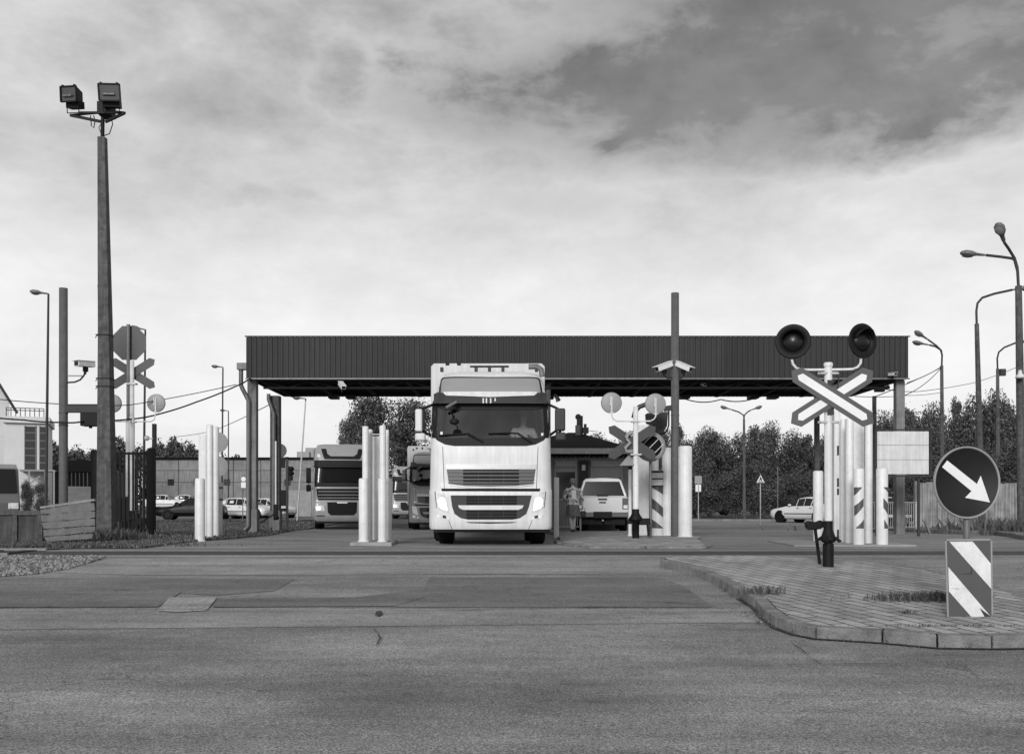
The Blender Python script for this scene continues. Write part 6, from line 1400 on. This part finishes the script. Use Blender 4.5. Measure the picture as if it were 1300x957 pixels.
# ------------------------------------------------------------------ trees and bushes
def tree_mesh(seed, H, Rr, lobes, nleaf, ls, trunk_h, low=0.05):
    r = random.Random(seed); blobs = []
    for i in range(lobes):
        a = r.uniform(0, 6.28); d = r.uniform(.0, .72) * Rr; z = H * (low + .12 + (1 - low - .22) * r.random() ** .9); sh = 1 - .55 * max(0, (z / H - .55)) / .45
        blobs.append((math.cos(a) * d * sh, math.sin(a) * d * sh, z, Rr * r.uniform(.22, .42) * (.65 + .35 * sh)))
    mb = MB()
    for i in range(nleaf):
        bx, by, bz, br = blobs[r.randrange(lobes)]; v = Vector((r.gauss(0, 1), r.gauss(0, 1), r.gauss(0, 1))).normalized() * br * (r.random() ** .35) * r.uniform(.8, 1.18)
        if r.random() < .05: v *= 1.35
        c = Vector((bx, by, bz)) + v; c.z = max(c.z, .05); s = ls * r.uniform(.5, 1.3)
        n = (v.normalized() + Vector((r.uniform(-.9, .9), r.uniform(-.9, .9), r.uniform(-.6, .9)))).normalized(); u = n.orthogonal().normalized(); w = n.cross(u); t = r.uniform(0, 3.14); a_, b_ = u * math.cos(t) + w * math.sin(t), w * math.cos(t) - u * math.sin(t)
        mb.add([c - a_ * s, c + b_ * s * .45, c + a_ * s, c - b_ * s * .45], [(0, 1, 2, 3)], False, 0 if r.random() < .62 else 1)
    return mb, blobs
def tree(name, label, seed, H, Rr, lobes, nleaf, ls, group, trunk_h=None, cat='tree'):
    t = thing(name, label, cat, (0, 0, 0), 0, group); mb, blobs = tree_mesh(seed, H, Rr, lobes, nleaf, ls, 0); mb.build('crown', ['leafd', 'leafl'], t)
    tm = MB(); r = random.Random(seed + 1); tm.tube([(0, 0, -.2), (r.uniform(-.1, .1), 0, H * .3), (r.uniform(-.2, .2), 0, H * .6), (0, 0, H * .85)], H * .022, 8, r1=H * .006)
    for b in blobs[:9]: tm.tube([(0, 0, max(.1, b[2] * .45)), (b[0] * .5, b[1] * .5, b[2] * .75), (b[0], b[1], b[2])], H * .010, 6, r1=H * .003)
    tm.build('trunk', 'bark', t); return t
GB = 'bushes and young trees beyond the far road'
vb = [tree('bush', 'leafy dark bush in the thicket beyond the far road', 100 + i, 5.5, 2.7, 30, 12000, .095, GB, cat='bush') for i in range(3)]
vt = [tree('young_tree', 'slim young tree poking up out of the thicket beyond the far road', 120 + i, 6.5, 1.5, 18, 5200, .11, GB, cat='tree') for i in range(2)]
used = set()
def put(src, px, Y, top, sxy, rz):
    o = src if src.name not in used else copy_tree(src); used.add(src.name); base = gz(60); h = ZA(top, Y) - base; H0 = 5.5 if src in vb else 6.5
    o.location = (XA(px, Y), Y, base); o.scale = (sxy, sxy, h / H0); o.rotation_euler = (0, 0, rz); return o
LM = [(886, 'small pale sign board'), (918, 'left arm of the double armed lamp'), (945, 'double armed lamp'), (966, 'pedestrian crossing sign'), (988, 'thin sign pole'), (1015, 'white driving sedan'), (1052, 'front crossing signal'), (1085, 'striped white posts'), (1112, 'rear right canopy column'), (1140, 'front right canopy column'), (1170, 'right edge of the blank board'), (1196, 'twin headed lamp'), (1228, 'round arrow sign'), (1244, 'long armed lamp'), (1268, 'lamp with a small box'), (1298, 'rightmost tall lamp'), (857, 'tall grey pole with cameras'), (807, 'back facing crossing signal'), (740, 'office roof antenna')]
LD = [(61, 'slender lamp at far left'), (80, 'left grey pole'), (97, 'left camera'), (114, 'loudspeaker box'), (136, 'floodlight mast'), (152, 'left gate pickets'), (167, 'stop sign back'), (184, 'slender lamp behind the stop sign'), (197, 'gate post'), (215, 'left end of the concrete shed'), (232, 'black sedan nose'), (255, 'left white posts'), (283, 'thin lamps left of the canopy'), (300, 'left canopy downpipe')]
taken = {}
def beside(px, lst, lead):
    d, nm = min((abs(px - a), (a, n)) for a, n in lst); a, n = nm
    rel = 'straight behind the' if d < 5 else ('just left of the' if px < a else 'just right of the')
    s = f'{lead} {rel} {n}'; k = taken.get(s, 0); taken[s] = k + 1
    return s if k == 0 else f'{lead} {rel} {n}, ' + ('the one nearer the viewer' if k == 1 else 'partly hidden by its neighbours')
r = random.Random(77)
prof = [(700, 545), (780, 545), (840, 530), (880, 532), (905, 540), (935, 540), (960, 535), (985, 530), (1010, 540), (1040, 548), (1075, 535), (1110, 520), (1140, 505), (1165, 515), (1195, 500), (1220, 493), (1250, 497), (1275, 500), (1300, 505), (1340, 500), (1400, 505), (1460, 500)]
def ptop(px):
    for (a, ya), (b, yb) in zip(prof, prof[1:]):
        if a <= px <= b: return ya + (yb - ya) * (px - a) / (b - a)
    return 520
for i, px in enumerate(range(735, 1350, 24)):
    Y = 84 + r.uniform(-3, 3) if px < 1060 else 76 + r.uniform(-3, 3)
    tag(put(vb[i % 3], px + r.uniform(-5, 5), Y, ptop(px) + r.uniform(-2, 14), r.uniform(.75, 1.0), r.uniform(0, 6.28)), beside(px, LM, 'tall back row bush'), 'bush')
for i, px in enumerate(range(855, 1350, 36)):
    Y = 70 + r.uniform(-2, 2); tag(put(vb[(i + 1) % 3], px + r.uniform(-8, 8), Y, ptop(px) + (50 if px < 1100 else 45) + r.uniform(-10, 15), r.uniform(.65, .85), r.uniform(0, 6.28)), beside(px, LM, 'low front row bush'), 'bush')
for i, px in enumerate((862, 902, 958, 1022, 1100, 1152, 1212, 1284)):
    tag(put(vt[i % 2], px, 82, ptop(px) - r.uniform(-3, 6), r.uniform(.6, .9), r.uniform(0, 6.28)), beside(px, LM, 'slim young tree'), 'tree')
# right foreground bush behind the fence
for i, (px, Y, top, s) in enumerate(((1180, 45, 585, .5), (1215, 46, 575, .5), (1255, 45, 590, .5), (1290, 44, 560, .6), (1320, 42, 570, .6))): tag(put(vb[i % 3], px, Y, top, s, i * 1.3), beside(px, LM, 'bush close behind the board fence,'), 'bush')
GT = 'big leafy trees seen under the canopy'
bt = tree('broadleaf_tree', 'big dark broadleaf tree seen under the canopy left of the truck', 140, 9.5, 3.4, 34, 15000, .13, None); bt.location = (XA(478, 76), 76, gz(60)); bt.scale = (1, 1, 1.0)
b2_ = copy_tree(bt); b2_.location = (XA(520, 80), 80, gz(60)); b2_.rotation_euler.z = 2; tag(b2_, 'dark broadleaf tree directly behind the white truck cab', 'tree')
b3_ = copy_tree(bt); b3_.location = (XA(445, 84), 84, gz(60)); b3_.rotation_euler.z = 4; b3_.scale = (.62, .62, .93); tag(b3_, 'smaller dark tree at the left fringe of the pair under the canopy', 'tree')
GD = 'distant trees on the left skyline'
dt = [tree('distant_tree', 'distant tree on the left skyline', 160 + i, 7, 3.6, 22, 3500, .26, GD) for i in range(2)]
for i, (px, top, s) in enumerate(((66, 560, .7), (76, 566, .8), (92, 572, .9), (104, 570, .9), (118, 574, .9), (132, 572, 1), (150, 555, .9), (172, 568, 1), (192, 570, 1), (206, 562, .9), (222, 555, .9), (240, 566, .9), (255, 572, .9), (140, 568, .9), (300, 578, .8), (275, 576, .8))):
    o = dt[i % 2] if i < 2 else copy_tree(dt[i % 2]); Yd = 150 + (i * 37 % 20); o.location = (XA(px, Yd), Yd, gz(60)); h = ZA(top, Yd) - gz(60); o.scale = (s, s, h / 7); o.rotation_euler.z = i; tag(o, beside(px, LD, 'distant skyline tree'), 'tree')
# ivy lump at the left near the porch and gate
iv = put(vb[0], 34, 60, 606, .25, 1); tag(iv, 'small dark shrub before the porch of the white building', 'bush', 'shrubs on the left'); iv = put(vb[1], 52, 58, 612, .25, 2); tag(iv, 'dark shrub by the street lamp foot on the left', 'bush', 'shrubs on the left')
tr_ = put(vb[2], 1068, 23.5, 530, .1, 0); 
bpy.data.objects.remove(tr_.children[0]); bpy.data.objects.remove(tr_.children[0]) if tr_.children else None; bpy.data.objects.remove(tr_)

# ------------------------------------------------------------------ woman walking away
Yw = 32; P = B(727.5, Yw, .045); wm = thing('person', 'woman in patterned top and skirt walking away beside the pickup', 'person', P, R(4))
vs = [((0, 0, .88), (.15, .11)), ((0, .0, 1.05), (.125, .09)), ((0, .01, 1.25), (.15, .10)), ((0, .01, 1.36), (.13, .08)), ((0, .02, 1.43), .05), ((-.01, .03, 1.50), .052), ((-.01, .05, 1.58), (.078, .09)), ((-.01, .05, 1.66), (.07, .085)),
      ((-.19, .0, 1.33), .055), ((-.30, -.02, 1.10), .045), ((-.20, .10, .98), .034), ((-.14, .17, 1.0), .03), ((.19, .0, 1.33), .055), ((.28, -.03, 1.08), .045), ((.31, .05, .86), .034), ((.31, .08, .78), .032),
      ((-.08, .0, .80), .10), ((-.09, .06, .46), .062), ((-.07, -.06, .26), .055), ((-.05, -.12, .09), .035), ((-.05, -.03, .04), .035),
      ((.08, .0, .80), .10), ((.06, .10, .47), .062), ((.04, .10, .26), .055), ((.04, .09, .08), .035), ((.04, .2, .035), .032)]
es = [(0, 1), (1, 2), (2, 3), (3, 4), (4, 5), (5, 6), (6, 7), (3, 8), (8, 9), (9, 10), (10, 11), (3, 12), (12, 13), (13, 14), (14, 15), (0, 16), (16, 17), (17, 18), (18, 19), (19, 20), (0, 21), (21, 22), (22, 23), (23, 24), (24, 25)]
person_mesh('body', (vs, es), wm, m='skin')
def loft(name, rows, m, parent, n=28, fold=0.0, ph=0.0):
    V = []
    for z, rx_, ry_, cx_, cy_ in rows:
        for j in range(n):
            a = 2 * math.pi * j / n; f_ = 1 + fold * math.sin(a * 6 + ph + z * 3) * (1 if z < .8 else .4); V.append((cx_ + rx_ * f_ * math.cos(a), cy_ + ry_ * f_ * math.sin(a), z))
    return MB().add(V, [(i * n + j, i * n + (j + 1) % n, (i + 1) * n + (j + 1) % n, (i + 1) * n + j) for i in range(len(rows) - 1) for j in range(n)], True).build(name, m, parent)
loft('skirt', [(.50, .235, .20, 0, .02), (.62, .22, .18, 0, .02), (.78, .20, .15, 0, .01), (.92, .165, .125, 0, 0), (.99, .15, .115, 0, 0)], 'skirtcloth', wm, fold=.09)
loft('blouse', [(.86, .215, .16, 0, 0), (.95, .20, .15, 0, 0), (1.08, .165, .125, 0, 0), (1.25, .185, .13, 0, .01), (1.36, .17, .11, 0, .01), (1.42, .09, .08, 0, .02), (1.45, .055, .055, 0, .02)], 'camo', wm, fold=.06)
for sx, pts in ((-1, [(-.16, .01, 1.36), (-.215, .0, 1.29), (-.30, -.02, 1.11), (-.24, .06, 1.03)]), (1, [(.16, .01, 1.36), (.215, .0, 1.29), (.285, -.03, 1.10), (.30, .02, .98)])): MB().tube(pts, .075, 12, r1=.062).build('sleeve', 'camo', wm)
MB().box((-.07, -.13, 1.02), (.08, -.10, 1.33)).build('back_panel', 'reflect', wm, .03)
mb = MB(); mb.ball((-.01, .03, 1.615), .105, 18, (.98, 1.05, 1.08)); mb.ball((-.01, -.05, 1.57), .07, 14); mb.build('hair', 'hair', wm)
for a in ((-.05, -.07, .035), (.04, .14, .03)): MB().ball(a, .05, 12, (.8, 2.1, .7)).build('shoe', 'castblack', wm)
bag = thing('handbag', 'dark small handbag held in the right hand of the walking woman', 'bag', (P.x + .33, P.y + .08, P.z + .58)); mb = MB(); mb.box((-.09, -.04, -.1), (.09, .04, .08)); mb.build('pouch', 'dark', bag, .03); MB().tube([(-.06, 0, .07), (-.03, 0, .19), (.03, 0, .19), (.06, 0, .07)], .008, 6).build('strap', 'dark', bag)

# ------------------------------------------------------------------ wires
def wire(label, pts, r=.012, sag=0.0):
    P = [W(*p) for p in pts]; Q = []
    for a, b in zip(P, P[1:]):
        for i in range(8): s = i / 8; q = a.lerp(b, s); q.z -= sag * 4 * s * (1 - s); Q.append(q)
    Q.append(P[-1]); o = P[0].copy(); return one(MB().tube([q - o for q in Q], r, 6), 'cable', 'wire', label, 'cable', o, group='overhead cables')
wire('upper thin cable from the left edge past the grey pole to the canopy', [(-60, 500, 26), (80, 513, 26), (165, 514, 27), (300, 488, 29)], .013, .03)
wire('thick wavy cable from the left edge to the canopy corner', [(-60, 524, 24.5), (30, 533, 24.7), (80, 536, 24.8), (105, 535, 24.8), (165, 532, 27.3), (200, 526, 28), (250, 510, 29), (300, 490, 29.3), (318, 480, 29.5)], .022, .02)
wire('thin cable rising from the far lamps to the canopy column', [(215, 555, 60), (270, 547, 58), (345, 512, 35)], .015, .05)
wire('cable hanging under the rear canopy edge right of the grey pole', [(866, 505, 34), (915, 507, 34), (965, 503, 34)], .02, .12)
for i, (lab, pts) in enumerate((('topmost cable from the canopy corner to the twin lamp', [(1152, 486, 30), (1194, 466, 48)]), ('second cable from the rear column to the twin lamp', [(1112, 503, 34), (1194, 467, 48)]), ('steep cable crossing towards the twin lamp', [(1140, 505, 40), (1170, 490, 45), (1194, 468, 48)]),
        ('long low cable running right from the rear column', [(1112, 492, 34), (1165, 497, 48), (1240, 485, 60), (1300, 462, 60)]), ('lowest faint cable behind the right canopy column', [(1085, 503, 40), (1150, 502, 50), (1195, 498, 60)]))):
    wire(lab, pts, .016, .05)
# rear lamps cluster at the right rear column
bx = thing('junction_box', 'dark junction box cluster on the rear right canopy column', 'box', W(1115, 493, 33.9)); mb = MB(); mb.box((-.12, -.1, -.12), (.2, .1, .14)); mb.cyl((.2, 0, 0), (.34, -.1, .05), .06); mb.build('casing', 'castblack', bx, .02)
